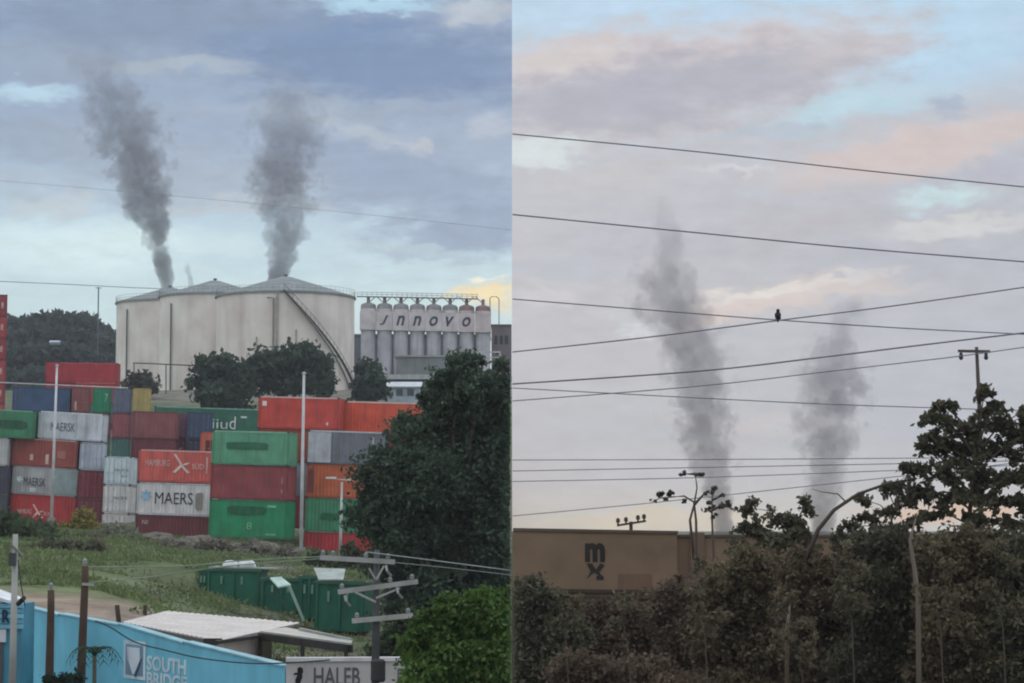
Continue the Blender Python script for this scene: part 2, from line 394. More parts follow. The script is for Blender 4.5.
def clump_points(cl, n, twig=.0):
    """leaf centres gathered in sprays inside each ellipsoid; cl: list of (centre, (rx,ry,rz))"""
    vol = np.array([r[0] * r[1] + r[0] * r[2] for _, r in cl]); cnt = (n * vol / vol.sum()).astype(int)
    out = []
    for (c, r), m in zip(cl, cnt):
        ns = max(3, m // 26)
        q = rng.normal(size=(ns, 3)); q /= np.linalg.norm(q, axis=1)[:, None]
        q *= rng.uniform(.25, 1.06, ns)[:, None] ** .6
        which = rng.integers(0, ns, m)
        p = q[which] + rng.normal(size=(m, 3)) * rng.uniform(.05, .20, ns)[which][:, None]
        out.append(np.array(c[:]) + p * np.array(r))
    return np.vstack(out)
BARK = paint((104, 92, 78), .9, .5, 3, dirtc=(.04, .035, .03))
def tree(name, label, cat, base, cl, nleaf, leaf, mat, trunk_r, group=None, clip=None, bark=None, fork=.45, limbs=True):
    base = Vector(base)
    o = thing(name, label, cat, base, group)
    loc = [(Vector(c) - base, r) for c, r in cl]
    pts = clump_points([(c[:], r) for c, r in loc], nleaf)
    ex = []
    for c, r in loc:                                           # loose shoots reaching past the clumps
        for _ in range(10):
            d = Vector((random.gauss(0, 1), random.gauss(0, 1), random.gauss(.35, .9))).normalized(); d = Vector((d.x * r[0], d.y * r[1], d.z * r[2]))
            for _ in range(16): q = random.uniform(.75, 1.38); ex.append((c + d * q + Vector([random.gauss(0, leaf * .7) for _ in range(3)]))[:])
    pts = np.vstack([pts, np.array(ex)])
    v = leaf_quads(pts + np.array(base[:]), leaf, clip=clip) - np.array(base[:])
    link('crown', leaf_mesh('crown', v), mat, o)
    top = max(loc, key=lambda t: t[0].z)[0]
    mean = sum((c for c, _ in loc), Vector()) / len(loc)
    fk = Vector((mean.x * .5, mean.y * .5, max(.3, mean.z * fork)))
    b = MB()
    mid = fk * .5 + Vector((trunk_r * random.uniform(-1, 1), 0, 0))
    b.tube([(0, 0, -.25), mid, fk, fk.lerp(top, .55), top], [trunk_r * 1.25, trunk_r, trunk_r * .8, trunk_r * .45, trunk_r * .08], 8)
    if limbs:
        for c, r in loc:
            lim = {'left': (-99, -.12), 'right': (.12, 99)}.get(clip, (-999, 999)); cl_x = lambda v: Vector((min(max(v.x + base.x, lim[0]), lim[1]) - base.x, v.y, v.z))
            if abs(cl_x(c).x - c.x) > .02: continue
            h = fk.lerp(top, random.uniform(0, .4)); m = h.lerp(c, .5) + Vector((0, 0, .06 * (c - h).length))
            b.tube([h, m, c + Vector((0, 0, r[2] * .3))], [trunk_r * .42, trunk_r * .28, trunk_r * .06], 6)
            for _ in range(4):
                q = cl_x(c + Vector([random.uniform(-.8, .8) * a for a in r]))
                b.tube([m.lerp(c, .4), q], [trunk_r * .16, trunk_r * .03], 4, cap=False)
    b.build('trunk', bark or BARK, o, smooth=True)
    return o
def pxcl(D, lst, dy=1.0):
    """clumps given as (px, py, radius px [, radius z px]) round distance D"""
    out = []
    for t in lst:
        k = D / F; rx = t[2] * k; rz = (t[3] if len(t) > 3 else t[2] * .8) * k
        d = D + random.uniform(-1, 1) * dy * rx
        out.append((P(t[0], t[1], d), (rx, rx * .9, rz)))
    return out

# ------------------------------------------------------------------ hill far off
def build_hill():
    vs, fs = [], []; xs = np.arange(-330, -.5, 6.0); ys = np.arange(500, 760, 20.0)
    prof = [(-200, 340), (0, 326), (25, 322), (45, 319), (75, 316), (100, 330), (125, 338), (300, 345), (512, 350)]
    for y in ys:
        for x in xs:
            px = 512 + x / y * F
            py = np.interp(px, [a for a, _ in prof], [b for _, b in prof]) + 14
            zt = P(px, py, 640).z
            t = max(0, 1 - abs(y - 640) / 150); t = t * t * (3 - 2 * t)
            vs.append((x, y, 18 + (zt - 18) * t + 1.2 * mnoise.noise((x * .06, y * .06, 3))))
    nx = len(xs)
    fs = [(j * nx + i, j * nx + i + 1, (j + 1) * nx + i + 1, (j + 1) * nx + i) for j in range(len(ys) - 1) for i in range(nx - 1)]
    me = bpy.data.meshes.new('hill'); me.from_pydata(vs, [], fs); me.update()
    o = link('hill', me, paint((58, 76, 62), .95, .4, .05)); tag(o, 'wooded hill behind the tanks', kind='structure')
    # wood covering the face of the hill
    V = np.array(vs); V = V[(V[:, 0] / V[:, 1] > -.235) & (V[:, 0] / V[:, 1] < -.1)]; n = 2000
    idx = rng.integers(0, len(V), n); keep = V[idx][:, 1] < 660; c = V[idx][keep]
    pts = []
    for q in c:
        r = rng.uniform(2.2, 4.6); m = 50
        a = rng.normal(size=(m, 3)); a /= np.linalg.norm(a, axis=1)[:, None]; a[:, 2] = np.abs(a[:, 2]) * 1.1
        pts.append(q + np.array((rng.uniform(-3, 3), rng.uniform(-8, 8), .6)) + a * r * rng.uniform(.5, 1, m)[:, None])
    pts = np.vstack(pts); pts = pts[pts[:, 0] < -3]
    o = link('woodland', leaf_mesh('woodland', leaf_quads(pts, 1.5)), leafmat((.045, .065, .055), (.075, .098, .082)))
    tag(o, 'dark wood covering the far hill on the left', 'woodland', kind='stuff')
build_hill()

# ------------------------------------------------------------------ storage tanks
def tank(label, pc, D, rpx, y_eave, y_apex, y_base, stair=False):
    k = D / F; r = rpx * k; c = P(pc, y_base, D); zb = c.z - 1.0
    ze = P(pc, y_eave, D - r).z - zb; za = P(pc, y_apex, D).z - zb
    o = thing('storage_tank', label, 'tank', (c.x, D, zb), 'storage tanks on the hillside')
    n = 96; prof = []; h = 0; courses = 7
    prof = [(r, 0), (r, ze)]
    MB().lathe(prof, n).build('wall', paint((240, 224, 214), .8, .34, .2, k=1.0, dirtc=(.30, .25, .23)), o, True)
    MB().lathe([(r + .28, ze - .28), (r + .28, ze + .02), (r * .5, ze + (za - ze) * .56), (.9, za), (.01, za + .05)], n).build('roof', paint((140, 148, 146), .8, .3, .4), o)
    b = MB(); nn = 72
    for hh in (.55, 1.05):
        b.tube([((r + .1) * math.cos(2 * math.pi * i / nn), (r + .1) * math.sin(2 * math.pi * i / nn), ze + hh) for i in range(nn + 1)], .022, 5)
    for i in range(nn):
        a = 2 * math.pi * i / nn; b.tube([((r + .1) * math.cos(a), (r + .1) * math.sin(a), ze), ((r + .1) * math.cos(a), (r + .1) * math.sin(a), ze + 1.05)], .02, 5)
    b.build('guard_rail', paint((120, 124, 126)), o)
    MB().lathe([(.28, za - .1), (.28, za + .3), (.38, za + .32), (.38, za + .4), (.02, za + .5)], 16).build('vent', paint((110, 112, 112)), o)
    def at(a, z, e=0): return Vector(((r + e) * math.sin(a), -(r + e) * math.cos(a), z))
    if stair:
        a0, a1 = R(4), R(76); ns = 64
        st_, ra = MB(), MB(); rail = []
        for i in range(ns + 1):
            t = i / ns; a = a0 + (a1 - a0) * t; z = ze * (1 - t * .98)
            p, q = at(a, z, .05), at(a, z, 1.0)
            st_.bar(p, q, .34, .05)
            if i < ns:
                a2 = a0 + (a1 - a0) * (i + 1) / ns; z2 = ze * (1 - (i + 1) / ns * .98)
                st_.bar(q, at(a2, z2, 1.0), .5, .08); st_.bar(p + Vector((0, 0, 0)), at(a2, z2, .05), .22, .05)
            if i % 3 == 0: ra.bar(q, q + Vector((0, 0, 1.05)), .05)
            rail.append(q + Vector((0, 0, 1.05)))
        ra.tube(rail, .04, 5)
        st_.build('staircase', paint((74, 72, 72), .8, .4), o); ra.build('handrail', paint((100, 100, 100)), o)
        b = MB(); b.tube([at(R(-4), .2, .5), at(R(-4), ze - 1.2, .5), at(R(-9), ze - 1.2, .5)], .16, 8)
        b.build('pipe', paint((140, 136, 130)), o)
        b = MB(); b.tube([at(R(-1.2), .2, .35), at(R(-1.2), ze * .98, .35)], .2, 8); b.build('pipe', paint((176, 172, 166)), o)
        for a, h_ in ((-18, .55), (14, .62), (24, .5)):
            b = MB(); b.tube([at(R(a), .2, .25), at(R(a), ze * h_, .25)], .13, 8); b.build('pipe', paint((168, 164, 160)), o)
    else:
        b = MB(); b.tube([at(R(-42), .2, .3), at(R(-42), ze * .9, .3)], .14, 8); b.build('pipe', paint((96, 96, 96)), o)
    b = MB(); b.lathe([(.55, 0), (.55, .25), (.75, .25), (.75, .34), (.02, .36)], 20)
    mh = b.build('manhole', paint((120, 118, 114)), o); a = R(-20); p = at(a, 2.0, 0)
    mh.matrix_local = Matrix.Translation(p) @ Matrix.Rotation(a, 4, 'Z') @ Matrix.Rotation(math.pi / 2, 4, 'X')
    return o
tank('pale storage tank with a dark stair winding down its right side', 285, 400, 69, 290.5, 277, 391, True)
tank('middle pale storage tank half hidden by the tank with the stair', 214, 425, 55, 292, 281, 391)
tank('leftmost pale storage tank beside the wooded hill', 169, 452, 53, 298.5, 288, 391)

# pipe run on low supports in front of the tanks
o = thing('pipe_run', 'thin grey pipe on posts in front of the pale tanks', 'pipe', P(166, 388, 385))
b = MB(); O = o.location
b.tube([P(133, 363, 385) - O, P(150, 363.5, 385) - O, P(202, 366, 385) - O], .12, 6)
for px in (134, 166, 200): b.tube([P(px, 364, 385) - O, P(px, 400, 385) - O], .1, 6)
b.build('pipe', paint((96, 94, 92)), o)

# ------------------------------------------------------------------ silo plant
D = 430; k = D / F
cols = [368, 384.3, 400.7, 417.2, 433.7, 450, 466.5, 483]
letters = [None, 'J', 'n', 'n', 'o', 'v', 'o', None]
names_ = ['first silo from the tanks, its pale top band blank', 'silo whose band carries a slanted J', 'silo with the first slanted letter n', 'silo with the second slanted letter n',
          'silo with a slanted letter o between n and v', 'silo with a slanted letter v on its band', 'silo with the last slanted o before a blank silo', 'rightmost silo, blank band and rusty red cap']
for i, px in enumerate(cols):
    sl = (px - 368) * .022
    zb = P(px, 386, D).z; O = Vector((P(px, 386, D).x, D, zb))
    z = lambda py: P(px, py + sl, D).z - zb
    o = thing('silo', names_[i], 'silo', O, 'silos in a row beside the tanks')
    r = 7.4 * k
    MB().lathe([(r, 0), (r, z(329))], 32).build('shell', paint((186, 186, 190), .6, .35, .5), o, True)
    rr = 8.05 * k
    MB().lathe([(r, z(329.4)), (rr, z(329.4)), (rr, z(309)), (rr - .05, z(309))], 40).build('band', paint((206, 200, 198) if i < 6 else (204, 192, 190), .65, .25, .5), o)
    MB().lathe([(rr - .02, z(309)), (rr - .1, z(305.2)), (rr * .8, z(304)), (.3, z(302.4)), (.3, z(297)), (.01, z(297))], 32).build('cap', paint((150, 148, 150) if i < 6 else (144, 118, 112), .7, .3, .6), o)
    MB().box((-rr, -rr - .16, z(330.4)), (rr, rr, z(329.3))).build('ledge', paint((210, 206, 206)), o)
    MB().box((-rr, -rr - .14, z(329.2)), (rr, -rr * .9, z(312))).build('sign_panel', paint((206, 200, 198) if i < 6 else (206, 194, 192), .65, .2, .5), o)
    if letters[i]:
        ch = letters[i]; me = fit_text(ch, 8.6 * k, 10.0 * k, shear=.3, bold=.02, depth=.02)
        l = link('lettering', me, paint((66, 62, 88), .7, .1), o); l.location = (0, -rr - .16, z(320.5))
o = thing('catwalk', 'dark railed catwalk running over the row of silos', 'catwalk', P(412, 296, D))
O = o.location
L_ = lambda px, py, dd=0: P(px, py, D + dd) - O
b = MB()
for dd in (-.9, .9): b.bar(L_(357, 296.5, dd), L_(478, 299, dd), .18, .22)
b.build('deck_beam', paint((120, 124, 128)), o)
b = MB(); b.add([L_(357, 296.3, -.9), L_(478, 298.8, -.9), L_(478, 298.8, .9), L_(357, 296.3, .9)], [(0, 1, 2, 3)]); b.build('deck', paint((126, 128, 130)), o)
b = MB()
for dd in (-.9, .9):
    for py in (292.0, 294): b.bar(L_(357, py, dd), L_(478, py + 2.4, dd), .07)
    for px in np.arange(357, 479, 5.0): b.bar(L_(px, 292 + (px - 357) * .02, dd), L_(px, 296.5 + (px - 357) * .02, dd), .06)
b.build('guard_rail', paint((112, 116, 120)), o)
b = MB()
for i in range(7):
    px = (cols[i] + cols[i + 1]) / 2
    for s_ in (-1, 1): b.bar(L_(px + s_ * .8, 296.8), L_(px + s_ * 7.5, 303), .14)
b.build('brace', paint((130, 134, 136)), o)
for px, h in ((357, 330), (491, 330)):
    pass
o = thing('process_building', 'slate grey plant building standing behind the silos', 'building', P(430, 388, 445))
O = o.location; b = MB(); lo = P(353, 388, 442) - O; hi = P(489, 336, 442) - O
b.box((lo.x, -3, -2), (hi.x, 8, hi.z)); b.build('wall', paint((108, 112, 120), .8, .3, .4), o)
b = MB(); b.box((lo.x - .3, -3.3, hi.z), (hi.x + .3, 8.3, hi.z + .35)); b.build('roof', paint((110, 112, 116)), o)
o = thing('annex_building', 'dark brick annex at the right end of the silos', 'building', P(500, 388, 436))
O = o.location; b = MB(); lo = P(491.5, 388, 433) - O; hi = P(511.6, 326, 433) - O
b.box((lo.x, -3, -2), (hi.x, 6, hi.z)); b.build('wall', paint((128, 118, 120), .85, .4, .5), o)
b = MB(); b.box((lo.x - .1, -3.2, hi.z), (hi.x + .0, 6.2, hi.z + .3)); b.build('roof', paint((104, 90, 88)), o)
for i in range(3):
    q = P(496 + i * 5.2, 340, 433) - O; w = MB(); w.box((q.x - .28, -3.12, q.z - .8), (q.x + .28, -3.02, q.z + .8)); w.build('window', paint((50, 54, 62), .3, .1), o)
o = thing('vent_pipe', 'thin bent vent pipe rising above the annex by the glow', 'pipe', P(496, 326, 431))
O = o.location; b = MB(); b.tube([P(490, 318, 431) - O, P(490, 298, 431) - O, P(492, 296.5, 431) - O, P(497, 297, 431) - O, P(499, 299, 431) - O, P(499, 326.5, 431) - O], .09, 6); b.build('pipe', paint((110, 100, 96)), o)
# pale framework and low shed at the foot of the silos
o = thing('loading_gantry', 'pale steel loading gantry of three tiers below the annex', 'gantry', P(487, 370, 415))
O = o.location; b = MB()
for py in (352, 357.5, 363, 369): b.bar(P(476, py, 415) - O, P(500, py, 415) - O, .28, .22)
for px in (476, 488, 500): b.bar(P(px, 351.5, 415) - O, P(px, 392, 415) - O, .22)
b.build('beam', paint((196, 196, 198), .6, .2), o)
o = thing('conveyor_hall', 'grey low hall in front of the silos', 'building', P(425, 392, 415))
O = o.location; b = MB(); lo = P(396, 394, 412) - O; hi = P(456, 357, 412) - O
b.box((lo.x, -3, -3), (hi.x, 3, hi.z)); b.build('wall', paint((132, 138, 138), .8, .35, .4), o)
b = MB(); b.box((lo.x - .3, -3.3, hi.z), (hi.x + .3, 3.3, hi.z + .3)); b.build('roof', paint((160, 162, 164)), o)
o = thing('low_shed', 'long low shed with a white roof edge behind the trees', 'shed', P(425, 395, 380))
O = o.location; b = MB(); lo = P(384, 398, 378) - O; hi = P(456, 379.5, 378) - O
b.box((lo.x, -2, -3), (hi.x, 3, hi.z)); b.build('wall', paint((96, 104, 112), .8, .3), o)
b = MB(); b.box((lo.x - .5, -2.8, hi.z), (hi.x + .4, 3.4, hi.z + .75)); b.build('roof', paint((176, 178, 178), .7, .3), o)
o = thing('cabin', 'small white cabin with a sloping roof by the dark tree', 'cabin', P(396, 394, 360))
O = o.location; b = MB(); lo = P(378, 402, 360) - O; hi = P(420, 388, 360) - O
b.box((lo.x, -1.5, -2), (hi.x, 1.8, hi.z)); b.build('wall', paint((168, 176, 186), .8, .25), o)
b = MB(); b.add([(lo.x - .3, -1.9, hi.z), (hi.x + .3, -1.9, hi.z), (hi.x + .3, 2.1, hi.z + .9), (lo.x - .3, 2.1, hi.z + .9), (lo.x - .3, -1.9, hi.z + .15), (hi.x + .3, -1.9, hi.z + .15), (hi.x + .3, 2.1, hi.z + 1.05), (lo.x - .3, 2.1, hi.z + 1.05)],
                [(0, 3, 2, 1), (4, 5, 6, 7), (0, 1, 5, 4), (1, 2, 6, 5), (2, 3, 7, 6), (3, 0, 4, 7)]); b.build('roof', paint((206, 210, 212), .6, .2), o)
for px in (386, 400, 411):
    q = P(px, 393, 360) - O; w = MB(); w.box((q.x - .5, -1.58, q.z - .5), (q.x + .5, -1.49, q.z + .5)); w.build('window', paint((70, 80, 92), .3, .1), o)

# ------------------------------------------------------------------ trees in the middle distance
TL = leafmat((.040, .070, .048), (.080, .115, .072))
tree('tree', 'dark rounded tree in front of the middle tank', 'tree', P(222, 428, 330), pxcl(330, [(215, 372, 20, 13), (236, 380, 17, 14), (205, 388, 14, 14), (225, 396, 26, 14), (203, 365, 9, 7), (226, 362, 10, 6)]), 5200, .62, TL, .3)
tree('tree', 'wider dark tree below the tank with the stair', 'tree', P(292, 428, 334), pxcl(334, [(268, 362, 20, 11), (298, 358, 20, 11), (318, 368, 15, 14), (258, 376, 18, 15), (288, 380, 28, 16), (318, 386, 16, 14), (306, 352, 10, 6)]), 8200, .62, TL, .35)
tree('tree', 'small dark tree between the tanks and the silos', 'tree', P(370, 425, 338), pxcl(338, [(368, 372, 12, 10), (372, 386, 15, 14), (364, 392, 12, 10)]), 2800, .6, TL, .22)
tree('tree', 'low brownish bush beside the foot of the leftmost tank', 'bush', P(142, 398, 370), pxcl(370, [(142, 382, 13, 7), (134, 388, 9, 6), (150, 388, 8, 6)]), 1500, .6, leafmat((.05, .05, .035), (.10, .095, .07)), .12)

# ------------------------------------------------------------------ shipping containers
CW = 2.44
def wave_side(L, H, y, sgn):
    """corrugated side sheet"""
    vs, fs = [], []; p = .278; x = -L / 2 + .12; d = .036; row = []
    while x < L / 2 - .13:
        for dx, yy in ((0, 0), (.07, 0), (.14, d), (.21, d)):
            if x + dx < L / 2 - .12: row.append((x + dx, y - sgn * (-yy) if False else y + sgn * (d - yy) * -1))
        x += p
    row.append((L / 2 - .12, row[-1][1]))
    for xx, yy in row: vs += [(xx, yy, .17), (xx, yy, H - .1)]
    for i in range(len(row) - 1):
        a = 2 * i; fs.append((a, a + 2, a + 3, a + 1) if sgn < 0 else (a, a + 1, a + 3, a + 2))
    return vs, fs
CM = {}
def container_meshes(L, H):
    if (L, H) in CM: return CM[(L, H)]
    W2 = CW / 2; d = {}
    b = MB()
    for sg in (-1, 1): b.add(*wave_side(L, H, sg * (W2 - .015), sg))
    vs, fs = [], []                                            # blank end
    ys = np.arange(-W2 + .12, W2 - .1, .125); x0 = L / 2 - .05
    for i, y in enumerate(ys): vs += [(x0 + (.035 if i % 4 < 2 else 0), y, .17), (x0 + (.035 if i % 4 < 2 else 0), y, H - .1)]
    fs = [(2 * i, 2 * i + 2, 2 * i + 3, 2 * i + 1) for i in range(len(ys) - 1)]
    b.add(vs, fs); b.box((-L / 2 + .1, -W2 + .08, .1), (L / 2 - .06, W2 - .08, .16))
    d['body'] = b.mesh('body')
    b = MB()
    for sx_ in (-1, 1):
        for sy in (-1, 1):
            b.box((sx_ * L / 2 - (.13 if sx_ > 0 else 0), sy * W2 - (.13 if sy > 0 else 0), .0), (sx_ * L / 2 + (.13 if sx_ < 0 else 0), sy * W2 + (.13 if sy < 0 else 0), H))
    for sy in (-1, 1):
        y0, y1 = sorted((sy * W2 - sy * .004, sy * (W2 - .1))); b.box((-L / 2 + .13, y0, .03), (L / 2 - .13, y1, .19))
    for sx_ in (-1, 1):
        x0, x1 = sorted((sx_ * (L / 2 - .004), sx_ * (L / 2 - .12)))
        b.box((x0, -W2 + .13, .03), (x1, W2 - .13, .18)); b.box((x0, -W2 + .13, H - .14), (x1, W2 - .13, H - .01))
    d['frame'] = b.mesh('frame')
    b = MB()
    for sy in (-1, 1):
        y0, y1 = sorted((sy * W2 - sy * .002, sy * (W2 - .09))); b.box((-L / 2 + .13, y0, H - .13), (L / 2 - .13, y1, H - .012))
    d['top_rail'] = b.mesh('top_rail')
    b = MB(); n = int((L - .3) / .3); xs = np.linspace(-L / 2 + .12, L / 2 - .12, 2 * n)
    vs = []
    for i, x in enumerate(xs): zz = H - .035 + (.02 if i % 4 < 2 else 0); vs += [(x, -W2 + .09, zz), (x, W2 - .09, zz)]
    b.add(vs, [(2 * i, 2 * i + 2, 2 * i + 3, 2 * i + 1) for i in range(len(xs) - 1)]); d['roof'] = b.mesh('roof')
    for j, sy in enumerate((-1, 1)):
        y0, y1 = sorted((sy * .012, sy * (W2 - .14))); b = MB(); b.box((-L / 2 + .015, y0, .2), (-L / 2 + .06, y1, H - .16))
        for q in range(3):
            zz = .32 + q * (H - .7) / 3; b.box((-L / 2 + .003, y0 + .08, zz), (-L / 2 + .02, y1 - .08, zz + (H - .8) / 3 - .12))
        d['door%d' % j] = b.mesh('door')
        for q in range(2):
            yy = sy * (W2 - .14) * (.3 + .42 * q); b = MB(); b.tube([(-L / 2 - .03, yy, .2), (-L / 2 - .03, yy, H - .15)], .03, 6)
            b.box((-L / 2 - .05, yy - .05, H * .42), (-L / 2 - .02, yy + .22, H * .42 + .06)); b.box((-L / 2 - .04, yy - .07, .3), (-L / 2 + .016, yy + .07, .42)); b.box((-L / 2 - .04, yy - .07, H - .42), (-L / 2 + .016, yy + .07, H - .3))
            d['rod%d%d' % (j, q)] = b.mesh('lock_rod')
    b = MB()
    for sx_ in (-1, 1):
        for sy in (-1, 1):
            for z0, z1 in ((-.002, .118), (H - .118, H + .004)):
                x0, x1 = sorted((sx_ * (L / 2 + .006), sx_ * (L / 2 - .178))); y0, y1 = sorted((sy * (W2 + .006), sy * (W2 - .162))); b.box((x0, y0, z0), (x1, y1, z1))
    d['corner_casting'] = b.mesh('corner_casting')
    CM[(L, H)] = d
    return d
GREEN, DGREEN, MAROON, RED, ORANGE, WHITE, GREY, LGREY, BLUE, NAVY, YELLOW, TEAL, PURPLE = (
    (72, 140, 100), (20, 120, 76), (134, 62, 66), (186, 78, 68), (196, 80, 52), (206, 204, 200), (132, 134, 142), (176, 180, 188), (52, 80, 112), (52, 60, 88), (168, 152, 92), (76, 110, 108), (110, 78, 96))
NB = [0]
def container(label, M0, col, L=6.06, H=2.59, end=False, marks=(), group='shipping containers stacked in the yard', rail=None, sw=1.0):
    """M0: frame with its origin at the front left bottom corner, x along the visible front"""
    rot = Matrix.Rotation(math.pi / 2, 4, 'Z') if end else Matrix.Identity(4)
    off = Matrix.Translation((CW / 2, L / 2, 0)) if end else Matrix.Translation((L / 2, CW / 2, 0))
    o = thing('shipping_container', label, 'shipping container', group=group, mat=M0 @ Matrix.Diagonal((sw, 1, 1, 1)) @ off @ rot)
    g_ = sum(col) / 3; col = tuple(int(c + (g_ - c) * .06) for c in col)
    d = container_meshes(L, H); m = paint(col, .62, .42, .9, k=1.25)
    dark = paint(tuple(int(c * .9) for c in col), .62, .4, 1.0, k=1.2)
    for nm in ('body', 'frame', 'roof', 'top_rail', 'corner_casting'):
        mm = paint((84, 76, 74), .7, .3) if nm == 'corner_casting' else m if nm in ('body', 'roof') else dark
        if nm in ('top_rail',) and rail: mm = paint(rail, .6, .15)  # paler rail colour paints in the skylight on the roof edge
        tag(link(nm, d[nm], mm, o), kind='stuff' if nm == 'corner_casting' else None)
    for j in (0, 1):
        dr = link('door', d['door%d' % j], m, o)
        if end:
            for q in (0, 1): link('lock_rod', d['rod%d%d' % (j, q)], paint(tuple(min(255, int(c * .6 + 70)) for c in col), .5, .2), dr)
    inv = rot.inverted()
    for mk in marks:
        kind, x, z, w, h, c = mk[:6]; body = mk[6] if len(mk) > 6 else ''
        yf = (-L / 2 if end else -CW / 2) - (.012 if not end else .008)
        xo = CW / 2 if end else L / 2
        mt = paint(c, .6, .4, 1.5, k=1.05, dirtc=(.20, .16, .15))
        if kind == 'text': me = fit_text(body, w, h, depth=.008, shear=mk[7] if len(mk) > 7 else 0, bold=-.004)
        elif kind == 'rect': me = MB().box((-w / 2, -.004, -h / 2), (w / 2, .004, h / 2)).mesh('marking')
        elif kind == 'poly': me = poly_plate([(a * w, b_ * h) for a, b_ in body], -.004, .004).mesh('emblem')
        elif kind == 'wear':
            n = 14; me = poly_plate([(w / 2 * (1 if abs(math.cos(t)) > .3 else .8) * np.sign(math.cos(t)) * abs(math.cos(t)) ** .3 * random.uniform(.9, 1.04), h / 2 * np.sign(math.sin(t)) * abs(math.sin(t)) ** .4 * random.uniform(.8, 1.05)) for t in np.linspace(.1, 2 * math.pi + .1, n, endpoint=False)], -.002, .002).mesh('repainted_patch')
        nm = {'text': 'lettering', 'rect': 'marking', 'poly': 'emblem', 'wear': 'repainted_patch'}[kind]
        q = link(nm, me, mt, o); q.matrix_local = inv @ Matrix.Translation((x - xo, yf - (.004 if kind != 'text' else .006), z))
    return o
STAR7 = [(-.02, .30), (-.12, .34), (-.30, .02), (-.24, -.05), (-.04, .03), (0, .05), (.05, .12), (.08, -.02)]
def seven_star(x, z, s, c=(214, 226, 236)):
    pts = []
    for i in range(14):
        a = math.pi / 2 + math.pi * i / 7; r = .5 if i % 2 == 0 else .24; pts.append((r * math.cos(a), r * math.sin(a)))
    return ('poly', x, z, s, s, c, pts)
def crossing_mark(x, z, s, c=(236, 206, 196)):   # the long slanting flag-like mark between the two words
    return [('poly', x, z, s, s, c, [(-.5, .62), (-.36, .62), (.02, .06), (.06, -.04), (.5, -.46), (.34, -.5), (0, -.14), (-.36, -.5), (-.5, -.44), (-.08, 0)]), ('poly', x + .18 * s, z + .02 * s, s * .6, s * .34, c, [(-.3, -.2), (.2, -.1), (.55, .35), (.1, .25)])]
TILT = R(1.8)
def frame(px, py, D, yaw=0, tilt=TILT):
    return Matrix.Translation(P(px, py, D)) @ Matrix.Rotation(tilt, 4, 'Y') @ Matrix.Rotation(R(yaw), 4, 'Z')
def stack(px, py, D, yaw, specs, tilt=TILT, gap=.012):
    """specs from the ground up: dict(label=, col=, H=, L=, end=, dx=, marks=)"""
    if all(s_.get('end') for s_ in specs): yaw += math.degrees(math.atan((512 - px) / F))     # set with their doors square to the lane
    M0 = frame(px, py, D, yaw, tilt); z = .02
    for s_ in specs:
        s_ = dict(s_); dx = s_.pop('dx', 0); dy = s_.pop('dy', 0); H = s_.get('H', 2.59)
        if s_.pop('skip', False): z += H + gap; continue
        container(M0=M0 @ Matrix.Translation((dx, dy, z)), **s_); z += H + gap
C = dict
PALE = (226, 200, 192)
# front row --------------------------------------------------------------------------------
stack(134.5, 548, 190, -1, [
    C(label='dark maroon container at the bottom below the white lettered one', col=(112, 56, 60), marks=[('text', .75, 2.05, .45, .32, (210, 200, 200), 'N0')]),
    C(label='white container with large black capitals under the red emblem container', col=WHITE, marks=[seven_star(.75, 1.55, 1.05, (150, 190, 216)), ('text', 2.95, 1.38, 3.0, .92, (40, 42, 50), 'MAERS'), ('wear', 4.95, 1.22, .62, 1.5, (150, 146, 138))]),
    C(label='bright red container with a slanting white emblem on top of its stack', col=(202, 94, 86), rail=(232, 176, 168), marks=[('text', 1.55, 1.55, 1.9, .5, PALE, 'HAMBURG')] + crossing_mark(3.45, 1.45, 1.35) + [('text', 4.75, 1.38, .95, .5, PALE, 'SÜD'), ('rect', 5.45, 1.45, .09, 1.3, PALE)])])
stack(208, 537.5, 182, -11, [
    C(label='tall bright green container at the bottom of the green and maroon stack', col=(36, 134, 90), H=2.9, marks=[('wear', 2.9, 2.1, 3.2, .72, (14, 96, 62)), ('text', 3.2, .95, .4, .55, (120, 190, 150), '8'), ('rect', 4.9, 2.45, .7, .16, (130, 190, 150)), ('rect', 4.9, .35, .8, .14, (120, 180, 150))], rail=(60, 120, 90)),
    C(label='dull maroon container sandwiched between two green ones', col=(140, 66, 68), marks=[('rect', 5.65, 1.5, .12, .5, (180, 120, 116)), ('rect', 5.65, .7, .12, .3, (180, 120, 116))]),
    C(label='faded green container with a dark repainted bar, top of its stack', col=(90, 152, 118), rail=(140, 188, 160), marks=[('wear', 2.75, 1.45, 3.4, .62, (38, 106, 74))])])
stack(303, 566, 184, 2, [
    C(label='red container half sunk behind weeds under a green one', col=(168, 50, 54)),
    C(label='green container right of the thin white pole, above the red one', col=(66, 138, 100), marks=[('wear', 1.9, 1.2, 1.5, .6, (30, 104, 66))]),
    C(label='rusty orange container below the two tone grey one', col=(182, 92, 60), marks=[('wear', .35, 1.3, .5, 2.0, (124, 64, 58))]),
    C(label='two tone grey container, left third pale, the rest slate', col=(112, 114, 124), rail=(200, 200, 204), marks=[('rect', .92, 1.27, 1.75, 2.3, (186, 188, 194)), ('rect', 5.0, 1.9, .14, .5, (190, 190, 192))])])
